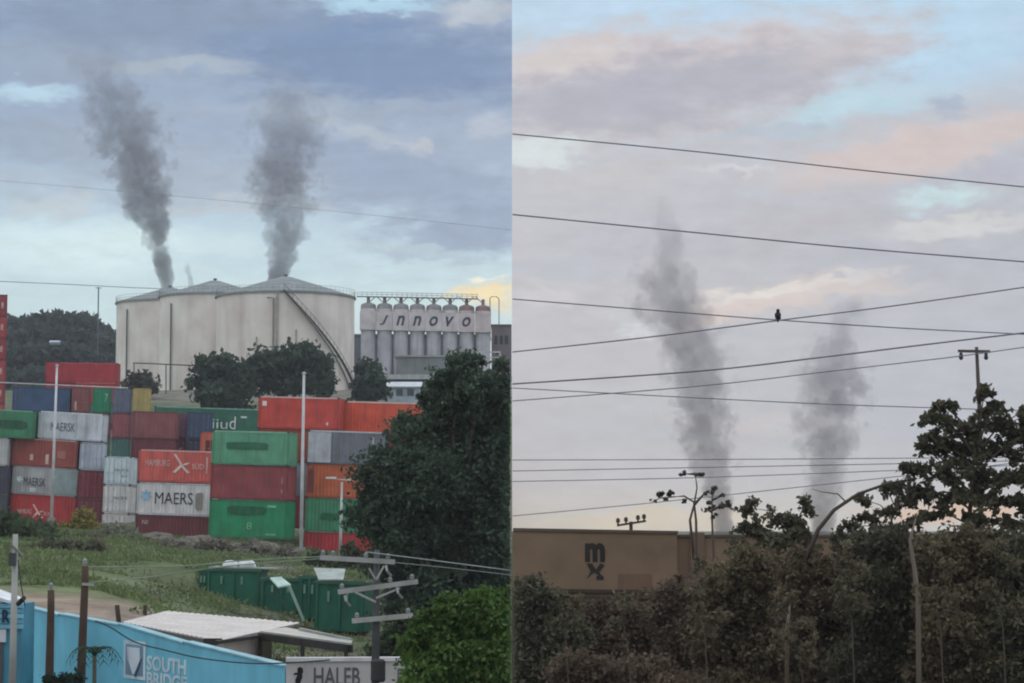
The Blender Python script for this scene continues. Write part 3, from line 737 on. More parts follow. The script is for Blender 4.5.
# second row, seen over the front one ---------------------------------------------------
stack(253.5, 527.5, 190, -7, [
    C(label='plain maroon container at ground level behind the green stack', col=MAROON, L=6.06), C(label='plain grey container hidden behind the green stack', col=GREY), C(label='plain rust container below the long red pair', col=(150, 70, 54)),
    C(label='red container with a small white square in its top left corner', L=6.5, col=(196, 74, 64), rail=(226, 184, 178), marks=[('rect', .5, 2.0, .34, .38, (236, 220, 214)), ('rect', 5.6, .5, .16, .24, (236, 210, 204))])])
stack(340.5, 531.5, 191.5, -4, [
    C(label='plain blue container at ground level behind the dark tree', col=BLUE), C(label='plain green container behind the grey one', col=DGREEN), C(label='plain maroon container below the orange red one', col=MAROON),
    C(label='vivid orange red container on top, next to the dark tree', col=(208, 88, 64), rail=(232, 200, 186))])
stack(197, 519.5, 214, 0, [
    C(label='small teal container behind the maroon one in the middle', col=TEAL, end=True), C(label='small grey container end behind the green stack', col=GREY, end=True),
    C(label='narrow orange red container end with a dark square, left of the green stack', col=(196, 92, 72), end=True, marks=[('rect', .75, 1.3, .55, 1.1, (96, 40, 38))])])
# long green container with white letters
stack(150, 511, 238, 1, [
    C(label='grey container at the bottom of the middle rank', col=GREY, L=12.19), C(label='navy container in the middle rank', col=NAVY, L=12.19),
    C(label='dark navy container with pale marks under the long green one', col=(58, 48, 66), L=12.19, marks=[('text', .9, 1.4, 1.2, .7, (190, 180, 190), 'PS')]),
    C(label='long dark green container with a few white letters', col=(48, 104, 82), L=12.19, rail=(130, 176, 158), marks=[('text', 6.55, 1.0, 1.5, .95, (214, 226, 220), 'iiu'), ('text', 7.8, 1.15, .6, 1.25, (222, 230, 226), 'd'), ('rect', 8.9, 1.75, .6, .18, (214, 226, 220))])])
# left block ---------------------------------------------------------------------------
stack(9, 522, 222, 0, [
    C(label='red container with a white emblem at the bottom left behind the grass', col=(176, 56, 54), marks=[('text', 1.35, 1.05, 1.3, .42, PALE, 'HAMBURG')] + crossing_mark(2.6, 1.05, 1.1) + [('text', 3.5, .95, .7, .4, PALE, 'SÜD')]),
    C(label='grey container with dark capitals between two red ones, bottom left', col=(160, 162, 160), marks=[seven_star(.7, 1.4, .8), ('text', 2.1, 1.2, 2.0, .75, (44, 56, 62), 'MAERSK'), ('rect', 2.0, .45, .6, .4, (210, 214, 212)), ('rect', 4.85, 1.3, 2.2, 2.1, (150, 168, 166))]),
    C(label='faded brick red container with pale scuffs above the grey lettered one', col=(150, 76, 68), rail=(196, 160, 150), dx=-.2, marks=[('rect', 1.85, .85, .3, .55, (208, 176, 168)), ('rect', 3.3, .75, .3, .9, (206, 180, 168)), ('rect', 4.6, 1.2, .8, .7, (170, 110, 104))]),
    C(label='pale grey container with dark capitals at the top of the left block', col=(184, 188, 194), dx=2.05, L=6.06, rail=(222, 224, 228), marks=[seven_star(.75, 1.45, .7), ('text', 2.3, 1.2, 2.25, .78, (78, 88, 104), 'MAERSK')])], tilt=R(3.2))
stack(75.5, 527, 221, 0, [
    C(label='maroon container end at the bottom behind the yellow bush', col=(120, 54, 62), end=True), C(label='dark maroon container end below the pale grey end', col=(124, 48, 58), end=True),
    C(label='pale blue grey container end in the left block', col=(166, 172, 184), end=True)], tilt=R(2.5))
stack(-60, 520, 221, 0, [
    C(label='slate container at the bottom of the leftmost stack', col=(72, 72, 84)), C(label='dark slate container in the leftmost stack', col=(66, 66, 80)),
    C(label='whitish container at the left edge of the view', col=(176, 178, 176), dx=-.2), C(label='green container with a dark repainted bar, at the left edge', col=(62, 128, 92), rail=(130, 178, 150), dx=2.0, marks=[('wear', 4.1, 1.25, 2.8, .8, (28, 88, 62))])], tilt=R(2.8))
stack(101, 542, 219, -6, [
    C(label='white container end at the bottom beside the grey bush', col=(206, 202, 196), end=True, marks=[('rect', .5, .9, .45, .35, (236, 236, 232))]),
    C(label='white container end with faint print, middle of the white stack', col=(212, 208, 204), end=True, marks=[('text', 1.6, 1.4, 1.3, .28, (110, 112, 116), 'MAERSK')]),
    C(label='bluish white container end on top of the white stack', col=(196, 214, 220), end=True, rail=(216, 230, 234), marks=[('text', 1.6, 1.35, 1.3, .28, (110, 124, 136), 'MAERSK'), ('text', 1.8, .8, .6, .22, (120, 132, 142), '40')])])
# back ranks --------------------------------------------------------------------------
def hidden(n, col=GREY, end=True, what=''): return [C(label=l, col=c, end=end) for l, c in zip(what, (col,) * n)]
stack(7, 511, 251, 0, [
    C(label='maroon container under the navy side wall, lowest in the back rank', col=MAROON), C(label='grey container second in the back rank behind the left block', col=GREY), C(label='teal container third in the back rank behind the left block', col=TEAL), C(label='rust container fourth in the back rank behind the left block', col=(140, 70, 60)),
    C(label='dusty blue container showing its long side in the back rank', col=(60, 84, 116), marks=[('rect', .35, 1.3, .2, 2.1, (90, 90, 120))])])
for px, py, tops in ((68, 512.5, [C(label='brown red container end in the back rank beside the blue one', col=(136, 78, 76), end=True, marks=[('rect', .5, .7, .25, .9, (206, 190, 170))])]),
                     (89, 513, [C(label='bright green container end in the back rank', col=(32, 132, 92), end=True, marks=[('text', 1.75, 1.6, .45, .8, (160, 210, 190), '7')])]),
                     (109.5, 513.5, [C(label='slate violet container end between the green and the yellow one', col=(100, 108, 128), end=True)]),
                     (129, 513, [C(label='yellow ochre container end at the top of the back rank', col=(176, 158, 96), end=True)])):
    lower = {68: [(TEAL, 'teal container end lowest behind the white stack'), (MAROON, 'maroon container end low behind the left block'), (TEAL, 'dull teal container end left of its red neighbour'), ((138, 76, 84), 'dull rose container end under the brown red one')],
             89: [(GREY, 'grey container end lowest in the green topped stack'), (MAROON, 'maroon container end low in the green topped stack'), ((72, 116, 104), 'blue green container end with white rods below the rose ones'), ((130, 66, 74), 'dark rose container end under the bright green one')],
             109.5: [(GREY, 'grey container end lowest below the slate violet one'), (MAROON, 'maroon container end low below the slate violet one'), ((70, 112, 104), 'second blue green container end, right of the first'), ((150, 80, 86), 'rose container end under the slate violet one')],
             129: [(MAROON, 'maroon container end lowest below the ochre one'), (NAVY, 'navy container end low below the ochre one'), ((116, 50, 58), 'deep maroon container end above the red emblem container'), ((128, 64, 68), 'maroon container end right under the ochre one')]}[px]
    stack(px, py, 250, 0, [dict(t, sw=.80) for t in [C(label=l, col=c, end=True) for c, l in lower] + tops], tilt=R(1.0))
stack(128.5, 521, 227, 0, [
    C(label='navy container lowest behind the emblem container', col=NAVY, L=4.1), C(label='grey container low behind the emblem container', col=GREY, L=4.1), C(label='dark maroon container right above the emblem container', col=(108, 52, 60), L=4.1, marks=[('rect', 1.5, .9, .25, .2, (190, 150, 150)), ('rect', 3.7, 1.3, .5, .3, (180, 160, 170))]),
    C(label='dusty maroon container with its long side below the ochre one', col=(130, 76, 76), L=4.1)])
stack(160, 519, 235, 0, [
    C(label='teal container end lowest behind the dusty maroon side', col=TEAL, end=True), C(label='blue container end low behind the dusty maroon side', col=BLUE, end=True), C(label='plum container end with pale marks, lower of two plum ends', col=(96, 50, 66), end=True, marks=[('text', 1.5, 1.5, .9, .6, (190, 170, 184), 'PS')]),
    C(label='plum container end right of the dusty maroon side, upper of two', col=(112, 70, 92), end=True)])
stack(183, 521, 229, 0, [
    C(label='rust container end lowest of the navy topped stack', col=(140, 70, 54), end=True), C(label='maroon container end low in the navy topped stack', col=MAROON, end=True), C(label='dark navy container end left of the small orange red end', col=(52, 52, 78), end=True),
    C(label='blue grey container end under the roof of the long green one', col=(62, 78, 104), end=True)])
stack(-18, 470, 283, 0, [C(label='red container %s of the tall stack at the left edge' % w, col=(150, 58, 62) if i % 2 else (166, 66, 66), end=True, marks=[('rect', 1.9, 1.3, .3, .7, (214, 180, 176))]) for i, w in enumerate(('lowest', 'second', 'third', 'fourth', 'fifth', 'sixth', 'seventh', 'topmost'))], tilt=R(.5))
stack(44, 424, 303, 0, [C(label='grey container lowest on the terrace below the tanks', col=GREY, L=9.1), C(label='dull red container second on the terrace below the tanks', col=(150, 56, 62), L=9.1), C(label='crimson container on the terrace left of the tanks, upper row', col=(164, 54, 62), L=9.1, rail=(190, 96, 98))], tilt=R(.6))
stack(74, 424, 299, 0, [C(label='green container lowest in front of the crimson ones', col=TEAL, L=6.06), C(label='red container with a pale top edge below the crimson one', col=(158, 62, 62), rail=(196, 120, 112), L=5.2)], tilt=R(.6))

# ------------------------------------------------------------------ slim poles in the yard
def slim_pole(label, px, y0, y1, D, r, col, px2=None):
    a = P(px, y1, D); b_ = P(px2 if px2 is not None else px, y0, D); o = thing('mast', label, 'pole', a)
    MB().tube([(0, 0, -.5), (b_ - a) * .5, b_ - a], [r * 1.2, r, r * .8], 10).build('shaft', paint(col, .5, .2), o, True)
    MB().lathe([(r * .9, 0), (r * 1.3, .02), (r * 1.3, .1), (.01, .16)], 10, (b_ - a)).build('cap', paint(col, .5, .2), o)
    MB().box((-.3, -.3, -.3), (.3, .3, .06)).build('footing', paint((150, 146, 140)), o)
    return o
slim_pole('slim white mast in front of the left block of containers', 51.5, 366, 518, 212, .12, (214, 212, 214), 57)
slim_pole('slim white mast between the green stack and the grey container', 301, 374, 548, 176, .12, (206, 208, 208), 304)
o = thing('street_lamp', 'pale street lamp with a flat double head beside the dark tree', 'street lamp', P(340, 560, 150)); O = o.location
MB().tube([(0, 0, -.4), P(341, 520, 150) - O, P(342, 482, 150) - O], [.11, .09, .06], 8).build('pole', paint((196, 196, 192), .5, .2), o, True)
MB().tube([P(327, 478.5, 150) - O, P(354, 480.5, 150) - O], .04, 6).build('arm', paint((190, 190, 186)), o)
for x0, x1, y_ in ((326, 336, 478), (346, 355, 480)):
    a, b_ = P(x0, y_, 150) - O, P(x1, y_ + .6, 150) - O
    MB().box((a.x, -.16, a.z - .05), (b_.x, .16, a.z + .07)).build('lamp_head', paint((222, 220, 212), .4, .1), o)
o = thing('light_pole', 'thin dark lighting pole above the wood on the hill', 'pole', P(98, 330, 560)); O = o.location
MB().tube([(0, 0, -6), P(98.5, 287, 560) - O], .16, 6).build('shaft', paint((92, 100, 108)), o)
MB().bar(P(95.5, 288, 560) - O, P(101.5, 288, 560) - O, .14).build('crossarm', paint((92, 100, 108)), o)
o = thing('house', 'tiny pale roofed house in the wood on the hill', 'house', P(55, 343.5, 545)); O = o.location
MB().box((-1, -.8, -.3), (1, .8, .2)).build('wall', paint((140, 150, 160)), o); b = MB()
b.add([(-1.2, -1, .2), (1.2, -1, .2), (1.2, 1, .2), (-1.2, 1, .2), (-1.2, 0, .7), (1.2, 0, .7)], [(0, 1, 5, 4), (2, 3, 4, 5), (1, 2, 5), (3, 0, 4), (0, 3, 2, 1)]); b.build('roof', paint((176, 190, 200)), o)

# ------------------------------------------------------------------ green skips and sheds in the field
def skip(label, px, py, D, wpx, hpx, depth, yaw, lid=True):
    k = D / F; w, h = wpx * k, hpx * k
    o = thing('waste_skip', label, 'skip', group='dark green skips in the field', mat=Matrix.Translation(P(px, py, D)) @ Matrix.Rotation(R(1.5), 4, 'Y') @ Matrix.Rotation(R(yaw), 4, 'Z'))
    m = paint((26, 92, 70), .5, .45, 1.2, k=1.15, dirtc=(.02, .03, .025)); b = MB(); tk = .06
    b.box((0, 0, .12), (w, tk, h)); b.box((0, depth - tk, .12), (w, depth, h)); b.box((0, tk, .12), (tk, depth - tk, h)); b.box((w - tk, tk, .12), (w, depth - tk, h)); b.box((tk, tk, .12), (w - tk, depth - tk, .2))
    b.build('hull', m, o)
    n = max(3, int(w / .75))
    for i in range(n):
        x = .1 + (w - .2) * i / (n - 1); MB().box((x - .05, -.09, .1), (x + .05, -.002, h - .1)).build('rib', m, o)
    b = MB(); b.box((-.06, -.1, h - .1), (w + .06, -.001, h + .04)); b.box((-.06, depth + .001, h - .1), (w + .06, depth + .09, h + .04)); b.box((-.07, 0, h - .1), (-.001, depth, h + .038)); b.box((w + .001, 0, h - .1), (w + .07, depth, h + .038)); b.build('rim', paint((46, 96, 76), .5, .3), o)
    for x in (.25, w - .25): MB().box((x - .1, .1, 0), (x + .1, depth - .1, .12)).build('skid', paint((40, 44, 42)), o)
    for x in (w * .28, w * .66): MB().box((x - .05, -.13, h * .62), (x + .05, -.09, h * .82)).build('hook', paint((110, 150, 130)), o)
    return o, w, h
o, w, h = skip('large dark green skip with white sacks on top, in the field', 206, 607, 121, 54, 38, 1.7, -6)
MB().box((w * .02, .05, h + .045), (w * 1.25, 1.75, h + .11)).build('lid', paint((150, 158, 154), .5, .3), o)
skip('narrow dark green skip at the left end of the row', 198, 603, 123.5, 9, 33, 1.5, -4)
skip('dark green skip between the sacks and the sloping panel', 260, 613, 118.5, 42, 34, 1.6, -4)
o, w, h = skip('tall dark green skip with a pale open lid, right of the row', 314, 633, 112, 50, 51, 1.9, -8)
b = MB(); b.add([(w * .05, .1, h + .05), (w * .55, .1, h + .09), (w * .45, 1.6, h + .55), (-w * .2, 1.6, h + .55), (w * .05, .1, h + .10), (w * .55, .1, h + .14), (w * .45, 1.6, h + .60), (-w * .2, 1.6, h + .60)], [(0, 3, 2, 1), (4, 5, 6, 7), (0, 1, 5, 4), (1, 2, 6, 5), (2, 3, 7, 6), (3, 0, 4, 7)])
b.build('lid', paint((176, 184, 176), .5, .3), o)
skip('dark green skip just behind the sloping panel, half hidden', 298, 621, 115.5, 20, 44, 1.6, 0)
def sack(label, px, py, D, s):
    c = P(px, py, D); b = bmesh.new(); bmesh.ops.create_icosphere(b, subdivisions=3, radius=1)
    for v in b.verts:
        q = v.co.copy(); r = 1 + .22 * mnoise.noise(q * 1.6 + Vector((px, 0, 0))) + .08 * mnoise.noise(q * 5)
        v.co = Vector((q.x * r * s, q.y * r * s * .7, max(-.35, q.z * r * .62) * s))
    me = bpy.data.meshes.new('sack'); b.to_mesh(me); b.free(); me.polygons.foreach_set('use_smooth', [True] * len(me.polygons))
    o = link('sack', me, paint((226, 230, 228), .6, .15)); o.location = c; tag(o, label, 'sack', 'white sacks on the large skip')
sack('white sack on the skip, the left of two', 231, 565.3, 121.4, .42); sack('white sack on the skip, the right and longer of two', 247, 565, 121.2, .46)
o = thing('loading_ramp', 'pale sloping panel propped on a strut beside the skips', 'ramp', P(286, 600, 113)); O = o.location
b = MB(); q = [P(270, 579, 113) - O, P(278, 588, 112.4) - O, P(291, 586, 113) - O, P(281, 578, 114) - O]; u = Vector((0, 0, .07))
b.add(q + [v + u for v in q], [(0, 1, 2, 3), (7, 6, 5, 4), (0, 4, 5, 1), (1, 5, 6, 2), (2, 6, 7, 3), (3, 7, 4, 0)]); b.build('panel', paint((190, 214, 200), .5, .2), o)
MB().bar(P(289, 586, 112.8) - O, P(304, 621, 112.4) - O, .12, .09).build('strut', paint((150, 176, 160)), o)
MB().bar(P(276, 587, 113) - O, P(290, 616, 113.2) - O, .08).build('strut', paint((60, 100, 84)), o)

# light roofed shed and canopy
o = thing('field_shed', 'low shed with a wide pale metal roof behind the blue wall', 'shed', P(200, 650, 80)); O = o.location
A, B_, Cc, Dd = P(121, 622, 80), P(218, 641, 73), P(353, 640, 84), P(166, 611, 92)
E = P(262, 629, 80)
rm = paint((192, 188, 184), .6, .25, .8, dirtc=(.2, .17, .14))
n = 44; b = MB(); vs = []
for i in range(n + 1):                                   # corrugated sheet from the back edge to the front edge
    t = i / n; p0 = A.lerp(B_, t); p1 = Dd.lerp(P(300, 623, 88), t); dz = .03 if i % 2 else 0
    vs += [p0 - O + Vector((0, 0, dz)), p1 - O + Vector((0, 0, dz)), p0 - O + Vector((0, 0, dz - .05)), p1 - O + Vector((0, 0, dz - .05))]
for i in range(n):
    a = 4 * i; b.add([], []); b.f += [(a, a + 4, a + 5, a + 1), (a + 2, a + 3, a + 7, a + 6), (a, a + 2, a + 6, a + 4), (a + 1, a + 5, a + 7, a + 3)]
b.v = [tuple(v) for v in vs]; b.build('roof', rm, o)
b = MB(); vs = []; b2 = MB()
for i in range(31):
    t = i / 30; p0 = B_.lerp(P(345, 652, 74), t); p1 = P(300, 623, 88).lerp(Cc, t); dz = .03 if i % 2 else 0
    vs += [p0 - O + Vector((0, 0, dz - .06)), p1 - O + Vector((0, 0, dz - .06))]
MB().bar(A - O + Vector((0, -.05, -.1)), B_ - O + Vector((0, -.05, -.1)), .1, .16).build('eave_beam', paint((92, 90, 86), .7, .3), o)
b = MB(); q = [A, B_, P(218, 668, 73), P(121, 650, 80)]; q = [v - O + Vector((.05, .25, -.16 if i < 2 else 0)) for i, v in enumerate(q)]
q2 = [v + Vector((0, .12, 0)) for v in q]; b.add(q + q2, [(3, 2, 1, 0), (4, 5, 6, 7), (0, 1, 5, 4), (1, 2, 6, 5), (2, 3, 7, 6), (3, 0, 4, 7)]); b.build('wall', paint((150, 150, 150), .8, .3), o)
MB().box(tuple(P(211, 644, 72.6) - O - Vector((.22, .1, .16))), tuple(P(222, 640, 72.6) - O + Vector((0, .1, .05)))).build('bracket', paint((50, 46, 44)), o)
o = thing('canopy_frame', 'open dark steel canopy frame on three posts, right of the shed', 'canopy', P(302, 660, 68)); O = o.location
dk = paint((48, 44, 42), .6, .3)
tl, tr = P(260, 636.5, 70), P(351, 649, 66)
MB().bar(tl - O, tr - O, .12, .20).build('front_beam', dk, o)
MB().bar(tl - O, P(216, 642.5, 66) - O, .10, .10).build('side_beam', dk, o)
MB().bar(P(300, 630, 78) - O, P(352, 641, 74) - O, .1, .14).build('back_beam', paint((150, 152, 146)), o)
for px, yt, D_ in ((260, 633, 70), (302.5, 639, 68), (346, 645, 66)): MB().bar(P(px, yt, D_) - O, P(px, 690, D_) - O, .11).build('post', dk, o)
b = MB(); q = [tl, tr, P(353, 645, 76), P(285, 632, 80)]; q = [v - O + Vector((0, 0, .11)) for v in q]
q2 = [v + Vector((0, 0, .05)) for v in q]; b.add(q + q2, [(3, 2, 1, 0), (4, 5, 6, 7), (0, 1, 5, 4), (1, 2, 6, 5), (2, 3, 7, 6), (3, 0, 4, 7)]); b.build('roof_sheet', paint((168, 168, 160), .6, .3), o)
o = thing('store_room', 'beige rendered wall end below the canopy corner', 'building', P(240, 668, 67)); O = o.location
b = MB(); q = [P(216, 645, 66.5), P(259, 635, 70.4), P(259, 700, 70.4), P(216, 700, 66.5)]; q = [v - O for v in q]; q2 = [v + Vector((.25, 1.2, 0)) for v in q]
b.add(q + q2, [(0, 1, 2, 3), (7, 6, 5, 4), (0, 4, 5, 1), (1, 5, 6, 2), (2, 6, 7, 3), (3, 7, 4, 0)]); b.build('wall', paint((186, 176, 166), .8, .3), o)
for lbl, px, y0, y1, px2, D_, r in (('short dark leaning post at the left end of the shed roof', 122, 605, 632, 117, 83, .09), ('stubby dark post behind the shed roof', 145, 605, 616, 145, 93, .08)):
    o = thing('post', lbl, 'post', P(px, y1, D_)); MB().tube([(0, 0, -.6), P(px2, y0, D_) - o.location], [r, r * .9], 8).build('shaft', paint((74, 68, 58), .9, .3), o)

# ------------------------------------------------------------------ the blue wall, the white wall
o = thing('blue_wall', 'long turquoise painted wall along the lane with white lettering', 'wall', P(150, 690, 60)); O = o.location
wp = [(24, 607, 66), (60, 615, 64), (120, 625, 60.5), (185, 643, 57), (285, 666, 51)]
tops = [P(*t) for t in wp]; b = MB(); vs = []
for p in tops:
    vs += [p, Vector((p.x, p.y, -5.6)), p + Vector((.12, .2, 0)), Vector((p.x + .12, p.y + .2, -5.6))]
b.v = [tuple(v - O) for v in vs]
for i in range(len(tops) - 1):
    a = 4 * i; b.f += [(a, a + 1, a + 5, a + 4), (a + 2, a + 6, a + 7, a + 3), (a, a + 4, a + 6, a + 2)]
b.f += [(0, 2, 3, 1), (16, 17, 19, 18)]
b.build('panel', paint((116, 194, 214), .7, .34, .7, k=1.05, dirtc=(.12, .26, .32)), o)
b = MB()
for i in range(len(tops) - 1): b.bar(tops[i] - O + Vector((.05, .1, .03)), tops[i + 1] - O + Vector((.05, .1, .0)), .26, .035)
b.build('coping', paint((150, 196, 206), .7, .3), o)
# lettering on the wall: the stretch between the third and the fifth corner
def on_wall(px, py, i0=2, i1=3, e=.02):
    """point on wall stretch i0-i1 seen at px, py, and the frame there"""
    a, c = tops[i0], tops[i1]
    u = (px - 512) / F; v = (341.5 - py) / F; ray = Vector((u, cp - v * sp, sp + v * cp))
    d = c - a; nrm = Vector((d.y, -d.x, 0)).normalized()
    if nrm.y > 0: nrm = -nrm
    t = a.dot(nrm) / ray.dot(nrm); p = ray * t + nrm * e
    x = Vector((d.x, d.y, 0)).normalized()
    m = Matrix((x, -nrm, Vector((0, 0, 1)))).transposed().to_4x4(); m.translation = p
    return m, t
wm = paint((206, 226, 236), .7, .2)
def wall_plate(name, me, px, py, mt, e=.012, i0=2, i1=3):
    q = link(name, me, mt, o); q.matrix_local = Matrix.Translation(-O) @ on_wall(px, py, i0, i1, e)[0]
    if name == 'emblem': q.scale = (22 * k / cf, 1, 38 * k)
_d = (tops[3] - tops[2]).normalized(); cf = _d.x + .15 * _d.y; k = 59 / F
wall_plate('emblem', poly_plate([(-.5, -.5), (.5, -.5), (.5, .5), (-.5, .5)], -.004, .004).mesh('emblem'), 135, 660, wm)
wall_plate('emblem', poly_plate([(-.4, -.4), (.4, -.4), (.4, .4), (-.4, .4)], -.004, .004).mesh('emblem'), 135, 660, paint((120, 150, 170)), .022)
wall_plate('emblem', poly_plate([(-.30, .33), (.28, .33), (.30, .0), (.06, -.36), (-.02, -.38), (-.26, .02)], -.004, .004).mesh('emblem'), 134.5, 660, paint((216, 226, 240)), .032)
wall_plate('emblem', poly_plate([(.30, .02), (.38, .08), (.10, -.44), (.02, -.40)], -.004, .004).mesh('emblem'), 135, 660, paint((70, 96, 124)), .042)
for body, px, py, w_, h_ in (('SOUTH', 166.5, 665, 38, 15), ('BRIDGE', 167, 681, 39, 14)):
    kk = 58.3 / F; wall_plate('lettering', fit_text(body, w_ * kk / cf, h_ * kk, bold=.03), px, py, wm, .012)

o = thing('white_wall', 'dirty white wall with large grey painted capitals', 'wall', P(345, 690, 49)); O = o.location
a, c = P(286, 661.5, 50.95), P(412, 661, 50.95)
b = MB(); vs = []
for p in (a, c): vs += [p, Vector((p.x, p.y, -5.6)), p + Vector((0, .2, 0)), Vector((p.x, p.y + .2, -5.6))]
b.v = [tuple(v - O) for v in vs]; b.f = [(0, 1, 5, 4), (2, 6, 7, 3), (0, 4, 6, 2), (0, 2, 3, 1), (4, 5, 7, 6)]
b.build('panel', paint((200, 196, 190), .8, .4, .8), o)
MB().bar(a - O + Vector((0, .1, .04)), c - O + Vector((0, .1, .04)), .3, .08).build('coping', paint((214, 212, 208), .8, .3), o)
k = 51 / F
q = link('lettering', fit_text('HALEB', 46 * k, 18 * k, bold=.012), paint((100, 100, 104), .8, .3), o); q.location = P(337, 676.5, 50.95) - O; q.rotation_euler = (0, 0, math.atan2(c.y - a.y, c.x - a.x))
q.location.y = (a.y + (c.y - a.y) * (337 - 286) / 126) - O.y - .012
q = link('lettering', fit_text('R', 9 * k, 18 * k, bold=0), paint((116, 116, 118), .8, .3), o); q.location = P(402, 677.5, 50.95) - O
q.location.y = (a.y + (c.y - a.y) * (402 - 286) / 126) - O.y - .012; q.rotation_euler = (0, 0, math.atan2(c.y - a.y, c.x - a.x))
fig = [(-.06, -.7), (.10, -.7), (.12, -.2), (.22, .05), (.20, .2), (.26, .30), (.24, .48), (.12, .56), (0, .52), (-.04, .40), (-.02, .28), (-.22, .24), (-.20, .16), (-.02, .16), (-.14, -.1)]
q = link('painted_figure', poly_plate([(x * .42, z * .42) for x, z in fig], -.004, .004).mesh('painted_figure'), paint((26, 26, 30), .8, .1), o)
q.location = P(298, 678, 50.95) - O; q.location.y = (a.y + (c.y - a.y) * (298 - 286) / 126) - O.y - .012

# ------------------------------------------------------------------ kiosk at the left edge
o = thing('kiosk', 'small turquoise boarded kiosk with a white lower front at the left edge', 'kiosk', P(10, 690, 60)); O = o.location
k = 60 / F; x0 = P(-14, 600, 60).x - O.x; x1 = P(24, 600, 60).x - O.x; zt = P(0, 603, 60).z - O.z; zm = P(0, 629, 60).z - O.z
n = 5
for i in range(n):
    za_, zb_ = zm + (zt - zm) * i / n, zm + (zt - zm) * (i + 1) / n
    MB().box((x0, -.05 - .03 * (i % 2 == 0), za_ + .01), (x1, .0, zb_ - .012)).build('board', paint((110, 176, 196) if i % 2 else (126, 190, 208), .7, .3), o)
b = MB(); b.box((x0 + .05, .0, -1.2), (x1 - .05, 1.6, zt - .02)); b.build('wall', paint((72, 140, 160), .8, .3), o)
b = MB(); b.add([(x0 - .1, -.2, zt + .25), (x1 - .35, -.2, zt - .0), (x1 - .35, 1.8, zt - .0), (x0 - .1, 1.8, zt + .25), (x0 - .1, -.2, zt + .32), (x1 - .35, -.2, zt + .07), (x1 - .35, 1.8, zt + .07), (x0 - .1, 1.8, zt + .32)], [(0, 3, 2, 1), (4, 5, 6, 7), (0, 1, 5, 4), (1, 2, 6, 5), (2, 3, 7, 6), (3, 0, 4, 7)]); b.build('roof', paint((214, 222, 226), .5, .2), o)
b = MB(); b.box((P(1, 0, 60).x - O.x, -.09, P(0, 642, 60).z - O.z), (P(17, 0, 60).x - O.x, -.02, zm - .01)); b.build('sign_board', paint((196, 200, 204), .6, .2), o)
MB().box((P(2, 0, 60).x - O.x, -.06, -1.2), (P(14, 0, 60).x - O.x, -.01, P(0, 643, 60).z - O.z)).build('door', paint((84, 84, 88), .6, .4), o)
b = MB(); b.box((x0 + .02, -.055, -1.2), (P(2, 0, 60).x - O.x - .01, -.012, zm - .02)); b.build('door_frame', paint((170, 176, 180)), o)
q = link('lettering', fit_text('R', 8 * k, 13 * k, bold=.04), paint((30, 58, 78), .7, .1), o); q.location = (P(17, 0, 60).x - O.x, -.1, P(0, 616, 60).z - O.z)

# ------------------------------------------------------------------ poles along the lane
CONC = paint((168, 166, 158), .85, .35, 1.5); WOOD = paint((88, 70, 58), .9, .4, 2, dirtc=(.05, .04, .035))
def ins(b, p, s=1.0): b.lathe([(.03 * s, 0), (.03 * s, .06 * s), (.07 * s, .07 * s), (.07 * s, .11 * s), (.05 * s, .12 * s), (.07 * s, .14 * s), (.06 * s, .19 * s), (.01, .22 * s)], 8, tuple(p))
o = thing('utility_pole', 'grey concrete utility pole standing before the kiosk', 'utility pole', (P(12, 690, 58).x, 58, -5.3)); O = o.location
MB().tube([(0, 0, 0), P(15.5, 534, 58) - O], [.10, .065], 12).build('shaft', CONC, o, True)
b = MB(); b.box((-.08, -.26, P(0, 566, 58).z - O.z), (.08, -.09, P(0, 553, 58).z - O.z)); b.build('junction_box', paint((70, 74, 78)), o)
b = MB(); b.bar(P(11, 545, 57.9) - O, P(23, 556, 57.9) - O, .05); b.build('bracket', paint((120, 120, 118)), o)
b = MB(); b.tube([P(18, 604, 57.8) - O, P(24, 598, 57.5) - O], .06, 6); b.build('cable_loop', paint((50, 50, 50)), o)
for lbl, px, y0, px2, D_ in (('dark wooden pole by the blue wall, the shorter of two', 48.5, 590, 51, 57), ('dark wooden pole by the blue wall, the taller with a metal tip', 78.5, 566, 85, 56)):
    o = thing('wooden_pole', lbl, 'pole', (P(px, 690, D_).x, D_, -5.3), 'wooden poles beside the blue wall'); O = o.location
    MB().tube([(0, 0, 0), P(px2, y0 + 16, D_) - O, P(px2, y0, D_) - O], [.12, .085, .08], 10).build('shaft', WOOD, o, True)
    b = MB(); ins(b, P(px2, y0, D_) - O, .8); b.build('insulator', paint((150, 160, 150)), o)
    if D_ == 56: MB().bar(P(px2 - 3, y0 + 18, D_ - .1) - O, P(px2 + 9, y0 + 19, D_ - .1) - O, .06).build('bracket', CONC, o)
o = thing('utility_pole', 'crossarmed utility pole with pale arms in front of the dark tree', 'utility pole', (P(375, 690, 49.5).x, 49.5, -5.3)); O = o.location
MB().tube([(0, 0, 0), P(376, 600, 49.5) - O, P(377, 550, 49.5) - O], [.10, .075, .06], 12).build('shaft', paint((84, 88, 86), .85, .4), o, True)
ARM = paint((168, 168, 162), .7, .4)
for (xa, ya), (xb, yb) in (((320, 557.5), (395, 562)), ((338, 592), (418, 581.5)), ((352, 621), (413, 615.5))):
    b = MB(); b.bar(P(xa, ya, 49.35) - O, P(xb, yb, 49.35) - O, .075, .10); b.build('crossarm', ARM, o)
for xa, ya, xb, yb in ((369, 568, 376, 580), (384, 566, 376, 580), (376, 598, 400, 588), (355, 592, 376, 602)):
    MB().bar(P(xa, ya, 49.25) - O, P(xb, yb, 49.25) - O, .04).build('brace', ARM, o)
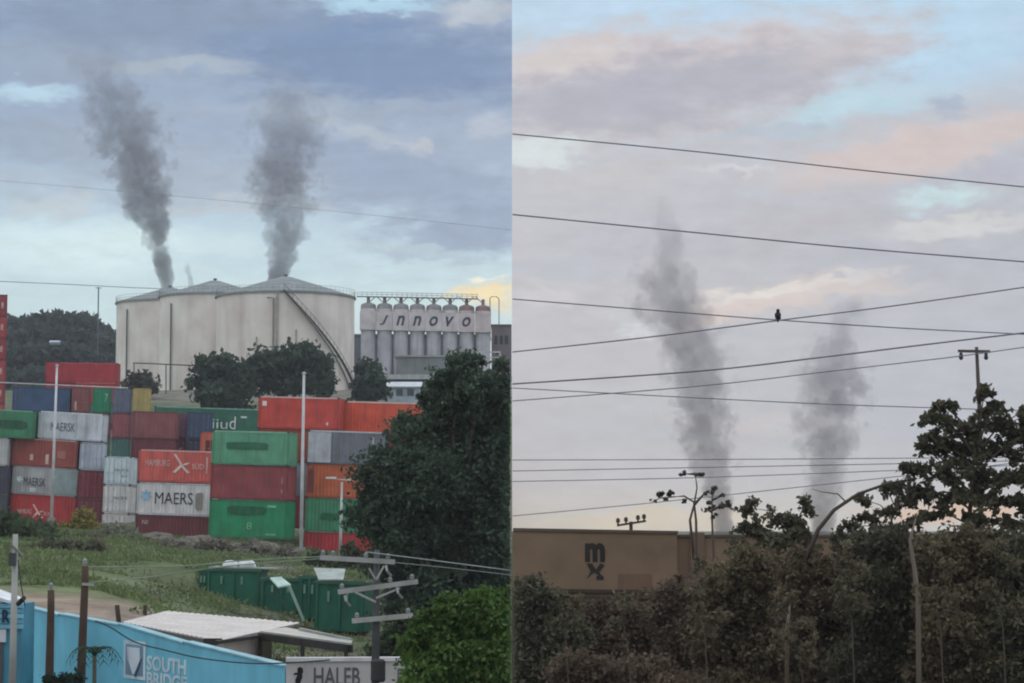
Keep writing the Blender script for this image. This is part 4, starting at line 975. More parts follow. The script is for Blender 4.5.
for px, py in ((323, 557), (333, 557.5), (366, 559.5), (388, 560.5), (342, 590.5), (412, 581), (390, 584), (357, 619.5), (408, 615)):
    b = MB(); ins(b, P(px, py, 49.35) - O, .65); b.build('insulator', paint((140, 142, 138), .3, .1), o)
for px, y0, y1 in ((345, 596, 606), (397, 588, 598), (386, 566, 576)):
    b = MB(); b.tube([P(px, y0, 49.2) - O, P(px + 1, (y0 + y1) / 2, 49.1) - O, P(px + 5, y1, 49.2) - O], .028, 6); b.build('jumper_lead', paint((150, 150, 146)), o)
b = MB(); b.lathe([(.12, 0), (.15, .04), (.15, .42), (.11, .46), (.02, .47)], 16, tuple(P(378, 682, 49.1) - O)); b.build('transformer', paint((52, 54, 54), .6, .3), o)

# small palm and clipped bush at the foot of the blue wall
o = thing('palm', 'small thin palm in front of the blue wall', 'palm', (P(95, 683, 55).x, 55, -5.3)); O = o.location
hd = P(94.5, 656, 55) - O
MB().tube([(0, 0, 0), hd * .6, hd], [.07, .05, .045], 8).build('trunk', paint((96, 100, 84), .9, .4), o)
PM = leafmat((.03, .07, .045), (.05, .10, .06))
for i in range(9):
    a = i * 2 * math.pi / 9 + .3; b = MB(); pts = []
    for j in range(9):
        t = j / 8; rr = .62 * t; pts.append(hd + Vector((math.cos(a) * rr, math.sin(a) * rr * .8, .30 * math.sin(t * 2.4) - .28 * t * t)))
    b.tube(pts, [.016 * (1 - t / 9) + .003 for t in range(9)], 4, cap=False)
    for j in range(1, 9):
        for sg in (-1, 1):
            dr = (pts[j] - pts[j - 1]).normalized(); sd_ = dr.cross(Vector((0, 0, 1))).normalized() * sg
            p = pts[j]; tip = p + sd_ * .16 + dr * .12 - Vector((0, 0, .07)); b.add([p - dr * .02, p + dr * .025, tip], [(0, 1, 2)])
    b.build('frond', PM, o)
tree('bush', 'dark clipped bush low in front of the blue wall', 'bush', (P(62, 683, 54).x, 54, -5.3), pxcl(54, [(52, 688, 10, 10), (64, 688, 12, 11), (76, 689, 9, 10)], .2), 2600, .09, leafmat((.02, .045, .03), (.04, .07, .045)), .04)

# ------------------------------------------------------------------ grass, scrub and trees of the field
def grass(name, label, n, box, hgt, mat, dens=None):
    pts = []
    while len(pts) < n:
        px, py = random.uniform(*box[0]), random.uniform(*box[1]); D_ = 60 + random.random() ** .8 * 145
        x = (px - 512) / F * D_; z = gz(x, D_)
        if not (-60 < x < -1): continue
        d = mnoise.noise((x * .25, D_ * .25, 5))
        if D_ < 103 and x < -14.5 + 1.2 * d: continue
        if random.random() < .55 + d * 1.1: pts.append((x, D_, z))
    p = np.array(pts); n = len(p); h = hgt * rng.uniform(.4, 1.5, n); a = rng.uniform(0, math.pi, n); w = .05 + .03 * rng.random(n)
    dx, dy = np.cos(a) * w, np.sin(a) * w; lean = rng.normal(size=(n, 2)) * .5
    base = p - np.array((0, 0, .03))
    v = np.stack([base + np.stack([-dx, -dy, 0 * a], 1), base + np.stack([dx, dy, 0 * a], 1), base + np.stack([dx * .7 + lean[:, 0] * h * .5, dy * .7 + lean[:, 1] * h * .5, h * .65], 1), base + np.stack([lean[:, 0] * h, lean[:, 1] * h, h], 1)], 1).reshape(-1, 3)
    o = link(name, leaf_mesh(name, v), mat); tag(o, label, 'grass', kind='stuff')
grass('grass', 'rough green grass growing over the field below the containers', 90000, ((-20, 505), (500, 660)), .11, leafmat((.11, .175, .062), (.175, .235, .09), (.25, .27, .13)))
grass('tall_grass', 'dry taller grass tufts scattered over the field', 16000, ((-20, 505), (500, 660)), .26, leafmat((.12, .16, .065), (.21, .235, .105), (.30, .285, .15)))
def bush(label, px, py, D_, lst, n, leaf, mat, name='bush', clip=None):
    x, y = P(px, py, D_).xy; tree(name, label, 'bush', (x, y, gz(x, y)), pxcl(D_, lst, .4), n, leaf, mat, .06, clip=clip, fork=.3)
bush('yellow green bush in front of the maroon container end', 80, 535, 196, [(80, 526, 16, 11), (68, 532, 12, 9), (92, 532, 10, 9), (86, 518, 8, 7)], 3000, .26, leafmat((.16, .15, .04), (.34, .29, .07), (.5, .40, .09)))
bush('grey green bush at the foot of the white containers', 118, 545, 180, [(118, 538, 20, 11), (104, 544, 12, 8), (134, 545, 11, 8)], 3000, .26, leafmat((.17, .18, .13), (.30, .30, .22)))
bush('dark green thicket on the bank at the left edge', 15, 545, 150, [(5, 528, 26, 14), (28, 540, 26, 14), (-10, 545, 30, 18), (46, 548, 18, 10), (18, 552, 26, 10)], 9000, .24, leafmat((.06, .095, .045), (.11, .145, .07)))
bush('brownish scrub between the thicket and the grey bush', 70, 556, 140, [(58, 550, 22, 11), (84, 552, 20, 11), (74, 560, 18, 9)], 4200, .22, leafmat((.10, .10, .065), (.17, .165, .105)))
bush('dull weeds growing under the green container stack', 235, 552, 160, [(180, 548, 20, 7), (212, 549, 18, 7), (250, 552, 22, 8), (282, 556, 16, 7)], 3600, .22, leafmat((.17, .155, .13), (.28, .255, .205)))
bush('green weeds in front of the red container', 335, 562, 150, [(318, 562, 14, 8), (345, 568, 22, 10), (368, 572, 18, 14), (352, 552, 8, 8)], 3800, .2, leafmat((.05, .07, .04), (.10, .11, .06)))
bush('pale weeds around the foot of the crossarmed pole', 395, 650, 64, [(398, 640, 16, 16), (388, 655, 18, 10), (408, 622, 10, 12)], 3800, .12, leafmat((.06, .085, .05), (.11, .14, .08)))
bush('dense dark brush filling the left edge below the containers', 10, 548, 158, [(-6, 528, 24, 14), (14, 529, 24, 11), (36, 532, 22, 10), (4, 545, 28, 14), (30, 546, 26, 13), (52, 543, 18, 9)], 11000, .22, leafmat((.05, .085, .045), (.095, .13, .07)))
bush('grey brown brush sloping down from the yellow green bush', 92, 548, 168, [(66, 545, 22, 10), (92, 544, 24, 10), (116, 548, 20, 9), (78, 550, 24, 9), (134, 550, 18, 8)], 9000, .20, leafmat((.09, .10, .065), (.165, .165, .11)))
# boulders of spoil beneath the front stacks
for i, (px, py, D_, s) in enumerate(((160, 541, 172, 1.3), (196, 545, 168, 1.6), (226, 547, 166, 1.2), (258, 549, 164, 1.7), (180, 549, 164, .9))):
    b = bmesh.new(); bmesh.ops.create_icosphere(b, subdivisions=3, radius=1)
    for v in b.verts:
        q = v.co.copy(); v.co = q * (1 + .35 * mnoise.noise(q * 1.3 + Vector((i * 5, 0, 0))) + .12 * mnoise.noise(q * 4)); v.co.x *= s; v.co.y *= s * .8; v.co.z *= s * .36
    me = bpy.data.meshes.new('spoil_heap'); b.to_mesh(me); b.free()
    c = P(px, py, D_); o = link('spoil_heap', me, paint((112, 106, 96), .95, .5, 1.5, streak=False, dirtc=(.06,.075,.035))); o.location = (c.x, c.y, gz(c.x, c.y) + .1)
    tag(o, ('grey heap of spoil below the maroon bottom container', 'widest grey heap under the left edge of the green stack', 'small grey heap left of centre under the green stack', 'large grey heap under the right half of the green stack', 'small low grey heap nearest the field')[i], 'heap', 'heaps of grey spoil below the containers')

DK = leafmat((.045, .078, .052), (.095, .135, .085))
x, y = P(440, 620, 100).xy
tree('tree', 'big dark tree in front of the containers, filling the right of the yard', 'tree', (x, y, gz(x, y)), pxcl(100, [
    (455, 374, 22, 16), (446, 398, 25, 22), (482, 396, 30, 24), (415, 436, 32, 24), (452, 436, 42, 30), (494, 432, 36, 30), (388, 474, 34, 28), (430, 482, 46, 34), (480, 484, 44, 36),
    (376, 514, 28, 26), (410, 534, 42, 30), (458, 540, 46, 32), (498, 540, 34, 34), (398, 568, 32, 22), (440, 588, 40, 26), (488, 588, 36, 28), (470, 362, 14, 9), (514, 400, 26, 30), (518, 460, 30, 40), (516, 520, 30, 40), (516, 585, 30, 30), (506, 390, 20, 18), (508, 425, 22, 24), (506, 365, 10, 8), (420, 606, 40, 20), (480, 612, 40, 20)], .7), 80000, .155, DK, .32, clip='left')
x, y = P(462, 683, 44).xy
tree('bush', 'bright green leafy bush at the bottom next to the dark tree', 'bush', (x, y, gz(x, y)), pxcl(44, [
    (470, 612, 26, 18), (440, 628, 26, 20), (494, 622, 30, 24), (424, 652, 26, 22), (460, 650, 36, 26), (496, 660, 34, 28), (432, 678, 30, 20), (474, 684, 36, 22), (452, 606, 14, 10), (486, 598, 14, 9), (516, 615, 20, 24), (520, 660, 30, 34)], .6), 46000, .075, leafmat((.055, .11, .026), (.12, .205, .048), (.20, .25, .08)), .09, clip='left')

# ------------------------------------------------------------------ overhead wires, left
WIRE = paint((74, 78, 84), .6, .1); WPALE = paint((160, 166, 162), .6, .1)
def wire(label, pts, D_, r, mat=None, group=None, D2=None):
    """pts: a few (px, py) points the wire passes through, joined as a smooth sagging line"""
    n = len(pts); D2 = D2 or D_; cps = [P(px, py, D_ + (D2 - D_) * (px - pts[0][0]) / (pts[-1][0] - pts[0][0])) for px, py in pts]
    out = []
    for i in range(n - 1):
        p0, p1, p2, p3 = cps[max(i - 1, 0)], cps[i], cps[i + 1], cps[min(i + 2, n - 1)]
        for j in range(10):
            t = j / 10; out.append(.5 * ((2 * p1) + (p2 - p0) * t + (2 * p0 - 5 * p1 + 4 * p2 - p3) * t * t + (3 * p1 - p0 - 3 * p2 + p3) * t ** 3))
    out.append(cps[-1]); O = out[0]
    o = MB().tube([p - O for p in out], r * .75, 6).build('overhead_wire', mat or WIRE, None, True); o.location = O
    tag(o, label, 'wire', group); return o
GL = 'wires across the yard view'
wire('faint wire high across the sky left of the right plume', [(-20, 179), (120, 191), (250, 203), (400, 218), (511, 230)], 120, .011, paint((150, 160, 175)), GL)
wire('thin wire across the sky just above the tank roofs', [(-20, 280.5), (60, 284), (120, 287), (190, 290), (300, 295)], 470, .09, paint((90, 98, 106)), GL)
wire('pale cable running in front of the back rank of containers', [(-20, 381.5), (55, 385), (128, 388)], 205, .075, paint((206, 204, 206)), GL)
wire('pale cable from the crossarmed pole rightwards over the dark tree', [(366, 552), (430, 560), (511, 570.5)], 49.3, .017, WPALE, GL)
wire('lower thin cable from the crossarmed pole over the dark tree', [(395, 562.5), (450, 568), (511, 575)], 49.3, .010, WPALE, GL)
wire('green tinted cable over the field, upper of two', [(85, 567), (180, 566), (250, 560), (330, 556.5)], 58, .022, paint((140, 154, 132)), GL)
wire('green tinted cable over the field, lower of two', [(85, 583), (150, 577), (230, 566), (330, 558)], 58, .020, paint((140, 154, 132)), GL)
wire('dark sagging cable along the top of the blue wall', [(95, 621), (110, 627), (135, 642), (165, 650), (200, 658), (245, 663), (285, 663), (330, 660)], 50.2, .022, paint((54, 66, 74)), GL)
wire('thin slanting cable from the concrete pole to the kiosk roof', [(18, 560), (22, 590), (25, 606)], 57.5, .02, paint((60, 62, 64)), GL)

# ------------------------------------------------------------------ right side: brown wall
def brick_wall():
    o = thing('boundary_wall', 'long weathered brown wall with a dark painted sign on it', 'wall', (0.03, 70, -2.1)); O = o.location
    mt = paint((136, 113, 90), .9, .55, .45, streak=False, dirtc=(.13, .095, .068)); x1 = P(677, 533, 70).x; zt0, zt1 = P(512, 530.5, 70).z, P(677, 533.5, 70).z
    b = MB(); b.v = [(0, 0, 0), (x1 - .03, 0, 0), (x1 - .03, 0, zt1 - O.z), (0, 0, zt0 - O.z), (0, .3, 0), (x1 - .03, .3, 0), (x1 - .03, .3, zt1 - O.z), (0, .3, zt0 - O.z)]
    b.f = [(0, 1, 2, 3), (5, 4, 7, 6), (3, 2, 6, 7), (1, 5, 6, 2), (0, 3, 7, 4)]; b.build('panel', mt, o)
    MB().bar((0, .15, zt0 - O.z + .03), (x1, .15, zt1 - O.z + .03), .4, .09).build('coping', paint((98, 84, 72), .9, .3), o)
    MB().bar((0, -.06, P(512, 590, 70).z - O.z), (x1, -.06, P(677, 592, 70).z - O.z), .14, .10).build('base_course', paint((70, 58, 48), .9, .3), o)
    k = 70 / F; dm = paint((44, 38, 36), .8, .15)
    x, z = P(595, 556, 70).x, P(595, 552.5, 70).z
    q = link('lettering', fit_text('m', 20 * k, 19 * k, bold=.05), dm, o); q.location = (x - O.x, -.012, z - O.z)
    pts = [(-.5, .5), (-.2, .5), (0, .1), (.25, .5), (.5, .4), (.2, -.1), (.5, -.5), (.15, -.3), (-.1, -.1), (-.5, -.5), (-.28, -.05)]
    q = link('emblem', poly_plate([(a * 18 * k, c * 15 * k) for a, c in pts], -.004, .004).mesh('emblem'), dm, o); q.location = (x - O.x + .02, -.012, P(595, 571, 70).z - O.z)
    for px, py, w_, h_, c in ((600, 578, 7, 4, dm), (635, 581, 34, 14, paint((122, 96, 76), .9, .3))):
        q = link('repainted_patch', MB().box((-w_ * k / 2, -.003, -h_ * k / 2), (w_ * k / 2, .003, h_ * k / 2)).mesh('repainted_patch'), c, o); q.location = (P(px, py, 70).x - O.x, -.008, P(px, py, 70).z - O.z)
    o2 = thing('boundary_wall', 'lower continuation of the brown wall with a square pillar', 'wall', (x1 + .02, 70.4, -2.1)); O = o2.location
    x2 = P(1040, 537, 70.4).x - O.x; zt = P(740, 537, 70.4).z - O.z
    MB().box((0, 0, 0), (x2, .3, zt)).build('panel', mt, o2); MB().box((-.02, -.06, zt), (x2, .36, zt + .07)).build('coping', paint((98, 84, 72), .9, .3), o2)
    for px in (697, 800, 900): xx = P(px, 537, 70.4).x - O.x; MB().box((xx - .2, -.16, 0), (xx + .2, .46, zt + .13)).build('pillar', paint((120, 98, 80), .9, .3), o2)
brick_wall()

# ------------------------------------------------------------------ right side: poles, wires, bird
o = thing('utility_pole', 'wooden utility pole with one crossarm above the right hand trees', 'utility pole', (P(981, 540, 80).x, 80, -2)); O = o.location
MB().tube([(0, 0, 0), P(980, 420, 80) - O, P(976.5, 347, 80) - O], [.10, .075, .055], 10).build('shaft', paint((86, 78, 72), .9, .3), o, True)
MB().bar(P(958, 351, 79.85) - O, P(990, 351.5, 79.85) - O, .09, .09).build('crossarm', paint((86, 80, 76)), o)
for px in (961, 986):
    b = MB(); b.lathe([(.03, .0), (.06, -.05), (.06, -.14), (.08, -.16), (.06, -.22), (.02, -.25)], 8, tuple(P(px, 352.5, 79.85) - O)); b.build('insulator', paint((70, 68, 70)), o)
o = thing('utility_pole', 'distant pole top with a crossarm peeping over the brown wall', 'utility pole', (P(631, 545, 160).x, 160, -1.7)); O = o.location
MB().tube([(0, 0, 0), P(631, 521.5, 160) - O], .12, 8).build('shaft', paint((60, 54, 50)), o)
MB().bar(P(617, 525.5, 159.8) - O, P(646, 521, 159.8) - O, .14).build('crossarm', paint((56, 50, 48)), o)
for px, py in ((618, 524.5), (626, 523.5), (638, 521.5), (644, 520.5)):
    b = MB(); ins(b, P(px, py, 159.8) - O, 2.0); b.build('insulator', paint((60, 56, 54)), o)
GR = 'power lines over the brown wall'
DW = paint((130, 128, 138), .6, .1)
for lbl, pts, D_, r in (
    ('highest power line, running down to the right', [(512.5, 134), (700, 152), (860, 170), (1040, 188.5)], 45, .017),
    ('second power line from the top', [(512.5, 214.5), (700, 233), (860, 248.5), (1040, 263)], 45, .019),
    ('power line falling rightwards below the perched bird', [(512.5, 299), (650, 310), (778, 320), (900, 328), (1000, 333), (1040, 335)], 45, .016),
    ('power line rising rightwards that carries the bird', [(512.5, 352), (650, 337), (778, 320.5), (900, 305), (1040, 285)], 45, .018),
    ('thick power line climbing gently to the right edge', [(512.5, 384), (700, 371), (824, 357), (930, 344), (1040, 331)], 44, .022),
    ('power line climbing to the crossarm of the wooden pole', [(512.5, 401), (700, 386), (824, 372), (910, 362), (961, 356), (1040, 345)], 79.8, .026),
    ('power line dipping slightly behind the right hand tree', [(512.5, 388), (700, 398), (824, 404), (940, 408), (1040, 411)], 72, .022),
    ('uppermost of three level lines above the saplings', [(512.5, 460), (700, 459.5), (930, 458), (1040, 457)], 72, .019),
    ('middle of three level lines above the saplings', [(512.5, 471), (700, 467.5), (930, 463), (1040, 460)], 72, .019),
    ('lowest of three level lines above the saplings', [(512.5, 481.5), (700, 477.5), (930, 469), (1040, 464)], 72, .019),
    ('thin line rising behind the saplings to the curved branch', [(512.5, 516), (650, 503), (800, 487), (920, 474), (1040, 460)], 72, .019)):
    wire(lbl, pts, D_, r, DW, GR)
def bird():
    b = bmesh.new(); bmesh.ops.create_uvsphere(b, u_segments=16, v_segments=20, radius=1)
    for v in b.verts:                                            # upright perching body: tail, breast, neck, head in one surface
        t = v.co.z; prof = np.interp(t, [-1, -.85, -.6, -.2, .25, .5, .62, .8, .95, 1], [0.01, .02, .035, .055, .052, .034, .03, .036, .022, .001])
        q = Vector((v.co.x, v.co.y, 0)); q = q.normalized() if q.length > 1e-5 else q
        v.co = Vector((q.x * prof, q.y * prof * (1.1 if t > -.5 else .5) + (-.03 * max(0, t - .4) + .05 * max(0, -t - .3)), t * .125))
    me = bpy.data.meshes.new('bird'); b.to_mesh(me); b.free(); me.polygons.foreach_set('use_smooth', [True] * len(me.polygons))
    c = P(778, 315.5, 45); o = thing('bird', 'small dark bird perched upright where two lines cross', 'bird', c); m = paint((48, 46, 54), .8, .2)
    link('body', me, m, o)
    MB().lathe([(.012, 0), (.006, .02), (.001, .035)], 8).build('beak', paint((40, 36, 36)), o).matrix_local = Matrix.Translation((0, -.055, .095)) @ Matrix.Rotation(R(100), 4, 'X')
    for sg in (-1, 1):
        w_ = MB(); w_.add([(sg * .05, -.02, .05), (sg * .062, .02, .02), (sg * .04, .045, -.1), (sg * .054, -.005, -.05)], [(0, 1, 2, 3)]); w_.build('wing', m, o)
        MB().tube([(sg * .018, -.02, -.06), (sg * .018, -.02, -.10)], .006, 5).build('leg', m, o)
bird()

# ------------------------------------------------------------------ right side: shrubs and trees
L1 = leafmat((0.112, 0.094, 0.053), (0.206, 0.168, 0.098)); L2 = leafmat((0.088, 0.089, 0.055), (0.163, 0.154, 0.094)); L3 = leafmat((0.125, 0.089, 0.060), (0.200, 0.146, 0.099)); L4 = leafmat((0.075, 0.074, 0.048), (0.144, 0.132, 0.083))
def twiggy(name, label, cat, px, D_, lst, leaf, mat, trunk_r, per=12, nl=40, z0=None, bark=None, spread=1.0):
    """a loose crown: limbs end in fine twigs and the leaves sit along the twigs"""
    x = (px - 512) / F * D_; base = Vector((x, D_, ground_right(x, D_)[0])); o = thing(name, label, cat, base)
    cl = [(c - base, rr) for c, rr in pxcl(D_, lst, .6)]; top = max(cl, key=lambda t: t[0].z)[0]
    b = MB(); low = min(c.z for c, _ in cl); fk = Vector((0, 0, max(.4, low - .5)))
    path = [Vector((0, 0, -.2)), fk * .5 + Vector((.05, 0, 0)), fk, fk.lerp(top, .5) + Vector((-.06, .05, 0)), top]
    b.tube(path, [trunk_r * 1.2, trunk_r, trunk_r * .85, trunk_r * .5, trunk_r * .1], 8)
    pts = []
    for c, rr in cl:
        t = min(.85, max(0, (c.z - fk.z) / max(.3, top.z - fk.z) * .7)); h = fk.lerp(top, t)
        m = h.lerp(c, .5) + Vector((0, 0, .12 * (c - h).length)); b.tube([h, m, c], [trunk_r * .35, trunk_r * .24, trunk_r * .13], 5, cap=False)
        n = max(5, int(per * (rr[0] * rr[2]) ** .5 / .45))
        for _ in range(n):
            d = Vector((random.gauss(0, 1), random.gauss(0, .8), random.gauss(.15, .8))).normalized(); L = random.uniform(.55, 1.35) * spread
            s0 = c + Vector((d.x * rr[0], d.y * rr[1], d.z * rr[2])) * random.uniform(-.25, .3)
            e = s0 + Vector((d.x * rr[0], d.y * rr[1], d.z * rr[2])) * L; md = s0.lerp(e, .55) + Vector((0, 0, .10 * rr[2] * L)); e = e - Vector((0, 0, .18 * rr[2] * L))
            b.tube([s0, md, e], [.012, .009, .004], 4, cap=False)
            for _ in range(nl):
                q = random.random() ** .7; p = s0.lerp(md, q * 2) if q < .5 else md.lerp(e, q * 2 - 1)
                pts.append((p + Vector((random.gauss(0, .05), random.gauss(0, .05), random.gauss(-.01, .045))))[:])
    b.build('trunk', bark or BARK, o, smooth=True)
    v = leaf_quads(np.array(pts) + np.array(base[:]), leaf, clip='right') - np.array(base[:]); link('crown', leaf_mesh('crown', v), mat, o)
    return o
def shrub(label, px, D_, lst, n, leaf, mat, clip='right', trunk=.06, name='shrub', cat='shrub', limbs=True):
    x = (px - 512) / F * D_; tree(name, label, cat, (x, D_, ground_right(x, D_)[0]), pxcl(D_, lst, .5), n, leaf, mat, trunk, clip=clip, fork=.35, limbs=limbs)
shrub('dark green shrub at the left end of the brown wall', 540, 58, [(530, 598, 22, 20), (550, 616, 26, 22), (524, 634, 24, 24), (548, 660, 30, 26), (522, 676, 24, 20), (570, 640, 20, 20)], 20900, .085, L2)
shrub('brown dry scrub below the painted sign', 605, 60, [(590, 618, 26, 18), (622, 622, 28, 20), (600, 648, 32, 24), (640, 652, 30, 26), (580, 672, 28, 20), (620, 680, 34, 20)], 20900, .085, L3)
shrub('brown thicket below the end of the tall wall', 668, 61, [(655, 606, 24, 18), (684, 600, 24, 22), (676, 632, 30, 26), (660, 664, 32, 26), (696, 662, 30, 28)], 19000, .085, leafmat((0.156, 0.113, 0.078), (0.250, 0.182, 0.127)))
shrub('dark shrub in front of the low wall left of the bare branch', 735, 58, [(722, 590, 26, 26), (750, 574, 26, 26), (742, 614, 32, 28), (722, 646, 32, 28), (760, 650, 32, 28), (740, 682, 36, 20)], 24700, .085, L1)
twiggy('shrub', 'tall leafy shrub with pointed tops above the low wall', 'shrub', 770, 59, [(750, 508, 9, 14), (755, 528, 14, 14), (774, 520, 14, 10), (768, 536, 18, 14), (788, 540, 18, 14), (806, 506, 6, 16), (802, 530, 12, 12), (790, 520, 9, 9), (742, 530, 10, 9), (742, 548, 16, 12), (810, 548, 14, 12)], .10, L2, .05, 13, 32)
shrub('brownish shrub under the curved bare branch', 812, 57, [(800, 572, 26, 24), (830, 584, 26, 24), (808, 610, 32, 28), (838, 626, 30, 28), (796, 650, 32, 26), (830, 674, 36, 24)], 24700, .085, leafmat((0.122, 0.096, 0.057), (0.213, 0.166, 0.103)))
shrub('dark shrub right of the curved branch', 880, 55, [(866, 556, 26, 22), (892, 548, 26, 24), (872, 590, 32, 28), (906, 590, 28, 28), (884, 628, 34, 30), (864, 664, 34, 28), (906, 668, 34, 28)], 28500, .085, L4)
shrub('wide dim shrub under the right hand tree', 960, 54, [(934, 560, 28, 26), (966, 552, 30, 26), (948, 600, 34, 28), (984, 598, 34, 30), (950, 640, 36, 30), (938, 676, 34, 24), (980, 672, 36, 26)], 30400, .085, L1)
shrub('shrub cut off by the right edge of the view', 1015, 54, [(1010, 556, 28, 26), (1036, 580, 34, 30), (1016, 620, 34, 30), (1034, 660, 34, 30), (1008, 676, 30, 24)], 22800, .085, L2)
twiggy('tree', 'leafy tree with a ragged crown rising at the right', 'tree', 966, 55, [
    (944, 406, 14, 8), (932, 420, 14, 8), (950, 424, 16, 10), (928, 438, 14, 9), (984, 394, 8, 9), (992, 410, 14, 10), (970, 428, 18, 13), (998, 428, 22, 14), (1022, 412, 18, 13), (938, 450, 20, 12), (966, 450, 24, 16), (1000, 452, 28, 18), (1030, 440, 22, 20),
    (918, 470, 18, 10), (944, 474, 24, 13), (976, 476, 28, 15), (1010, 480, 28, 16), (1036, 474, 22, 18), (924, 494, 20, 10), (956, 498, 26, 12), (992, 502, 28, 12), (1024, 504, 24, 12), (934, 516, 20, 8), (972, 520, 22, 8), (1010, 524, 22, 8)], .10, L4, .075, 15, 40)
twiggy('tree', 'spreading leafy boughs left of the ragged crown', 'tree', 884, 57, [(902, 484, 14, 8), (884, 488, 13, 7), (866, 500, 11, 7), (908, 502, 14, 9), (890, 512, 13, 8), (868, 518, 13, 8), (848, 526, 11, 7), (918, 522, 15, 9), (890, 530, 16, 9), (862, 536, 14, 8), (838, 540, 12, 7)], .095, L4, .05, 12, 34)
shrub('low brown scrub along the bottom edge under the sign', 610, 55, [(575, 672, 26, 20), (610, 678, 30, 22), (648, 676, 30, 22), (590, 690, 30, 16), (630, 694, 34, 16), (670, 690, 34, 18)], 14000, .085, L3)
LT = leafmat((0.106, 0.094, 0.055), (0.188, 0.162, 0.098))
for lbl, px, D_, lst in (
    ('thin leafy shoots rising left of the pale bent trunk', 850, 50, [(846, 552, 9, 12), (856, 572, 12, 14), (840, 590, 14, 14), (858, 604, 14, 14)]),
    ('thin leafy shoots rising right of the pale bent trunk', 938, 49, [(934, 548, 9, 12), (946, 568, 12, 14), (930, 592, 14, 14), (950, 606, 14, 16)]),
    ('loose weedy stems at the right edge of the view', 1000, 49, [(996, 546, 10, 12), (1012, 566, 13, 14), (992, 590, 14, 14), (1014, 606, 16, 16)]),
    ('loose weedy stems in front of the low wall', 704, 52, [(700, 566, 8, 12), (712, 582, 12, 14), (696, 600, 13, 14), (716, 616, 14, 16)]),
    ('brown weedy stems in front of the tall wall', 628, 53, [(624, 598, 9, 10), (638, 612, 12, 12), (616, 628, 12, 12)]),
    ('sparse stems rising behind the dark shrub at the left of the wall', 566, 54, [(562, 594, 8, 9), (574, 608, 10, 12), (560, 622, 12, 12)]),
    ('tangled weeds low in the middle of the dark shrubs', 800, 49, [(790, 600, 12, 14), (806, 622, 14, 16), (784, 640, 16, 16), (812, 650, 16, 16)])):
    twiggy('weed', lbl, 'weeds', px, D_, lst, .075, LT, .014, 11, 22, bark=paint((92, 80, 66), .9, .3))
o = thing('dead_bough', 'bare curved bough arching up to the right', 'branch', P(816, 545, 56)); O = o.location
b = MB(); b.tube([P(806, 560, 56) - O, P(818, 530, 56) - O, P(834, 510, 56) - O, P(858, 494, 56) - O, P(886, 484, 56) - O, P(916, 478, 56) - O], [.056, .050, .044, .038, .028, .012], 8)
b.build('limb', paint((84, 72, 62), .9, .3), o, True)
b = MB(); b.tube([P(846, 502, 56) - O, P(838, 494, 56) - O, P(822, 492, 56) - O, P(812, 489, 56) - O], [.02, .015, .01, .005], 5); b.build('twig', paint((84, 72, 62), .9, .3), o)
o = thing('bare_trunk', 'pale thin bent trunk standing before the dark shrubs', 'trunk', (P(918, 640, 52).x, 52, ground_right(8.8, 52)[0])); O = o.location
b = MB(); b.tube([(0, 0, -.2), P(918, 596, 52) - O, P(914, 566, 52) - O, P(910, 540, 52) - O, P(916, 518, 52) - O], [.060, .054, .048, .036, .012], 8); b.build('stem', paint((132, 120, 106), .9, .4), o, True)
o2 = thing('bare_trunk', 'short pale stem lower among the dark shrubs', 'trunk', (P(786, 640, 54).x, 54, ground_right(6.2, 54)[0])); O2 = o2.location
b = MB(); b.tube([(0, 0, -.2), P(787, 630, 53) - O2, P(790, 604, 53) - O2], [.06, .05, .02], 6); b.build('stem', paint((116, 100, 84), .9, .4), o2, True)
def sapling(label, px, D_, top, twigs, tufts):
    x = (px - 512) / F * D_; o = thing('sapling', label, 'sapling', (x, D_, ground_right(x, D_)[0])); O = o.location; b = MB()
    for t in twigs: b.tube([P(a, c, D_) - O for a, c in t], [.045 * (1 - .75 * i / (len(t) - 1)) for i in range(len(t))], 6)
    b.build('stem', paint((96, 84, 74), .9, .3), o, True)
    cl = [(P(a, c, D_), (r * D_ / F, r * D_ / F * .8, r * .55 * D_ / F)) for a, c, r in tufts]
    pts = clump_points([(c - O, r) for c, r in cl], 60 * len(tufts)); link('leaves', leaf_mesh('leaves', leaf_quads(pts, .075)), L4, o)
sapling('thin sapling with few leaf tufts above the wall end', 697, 62, 470, [[(697, 640), (697, 560), (696, 520), (694, 502), (684, 496), (672, 497), (660, 498), (652, 502)], [(694, 560), (690, 520), (694, 505), (697, 488), (695, 472)], [(694, 505), (704, 494), (712, 490)], [(695, 474), (686, 474)], [(696, 476), (700, 472)]],
        [(684, 474, 5), (700, 474, 5), (662, 497, 7), (672, 494, 6), (684, 501, 4), (653, 501, 3), (706, 493, 4)])
sapling('second sapling with drooping tufts left of the tall shrub', 714, 61, 488, [[(722, 640), (714, 560), (712, 520), (712, 498), (716, 488)], [(712, 510), (722, 506), (732, 508)], [(712, 512), (704, 508)], [(712, 500), (724, 495)]], [(716, 490, 8), (722, 496, 5), (712, 506, 9), (726, 506, 8), (734, 509, 4), (704, 511, 4), (712, 516, 6)])

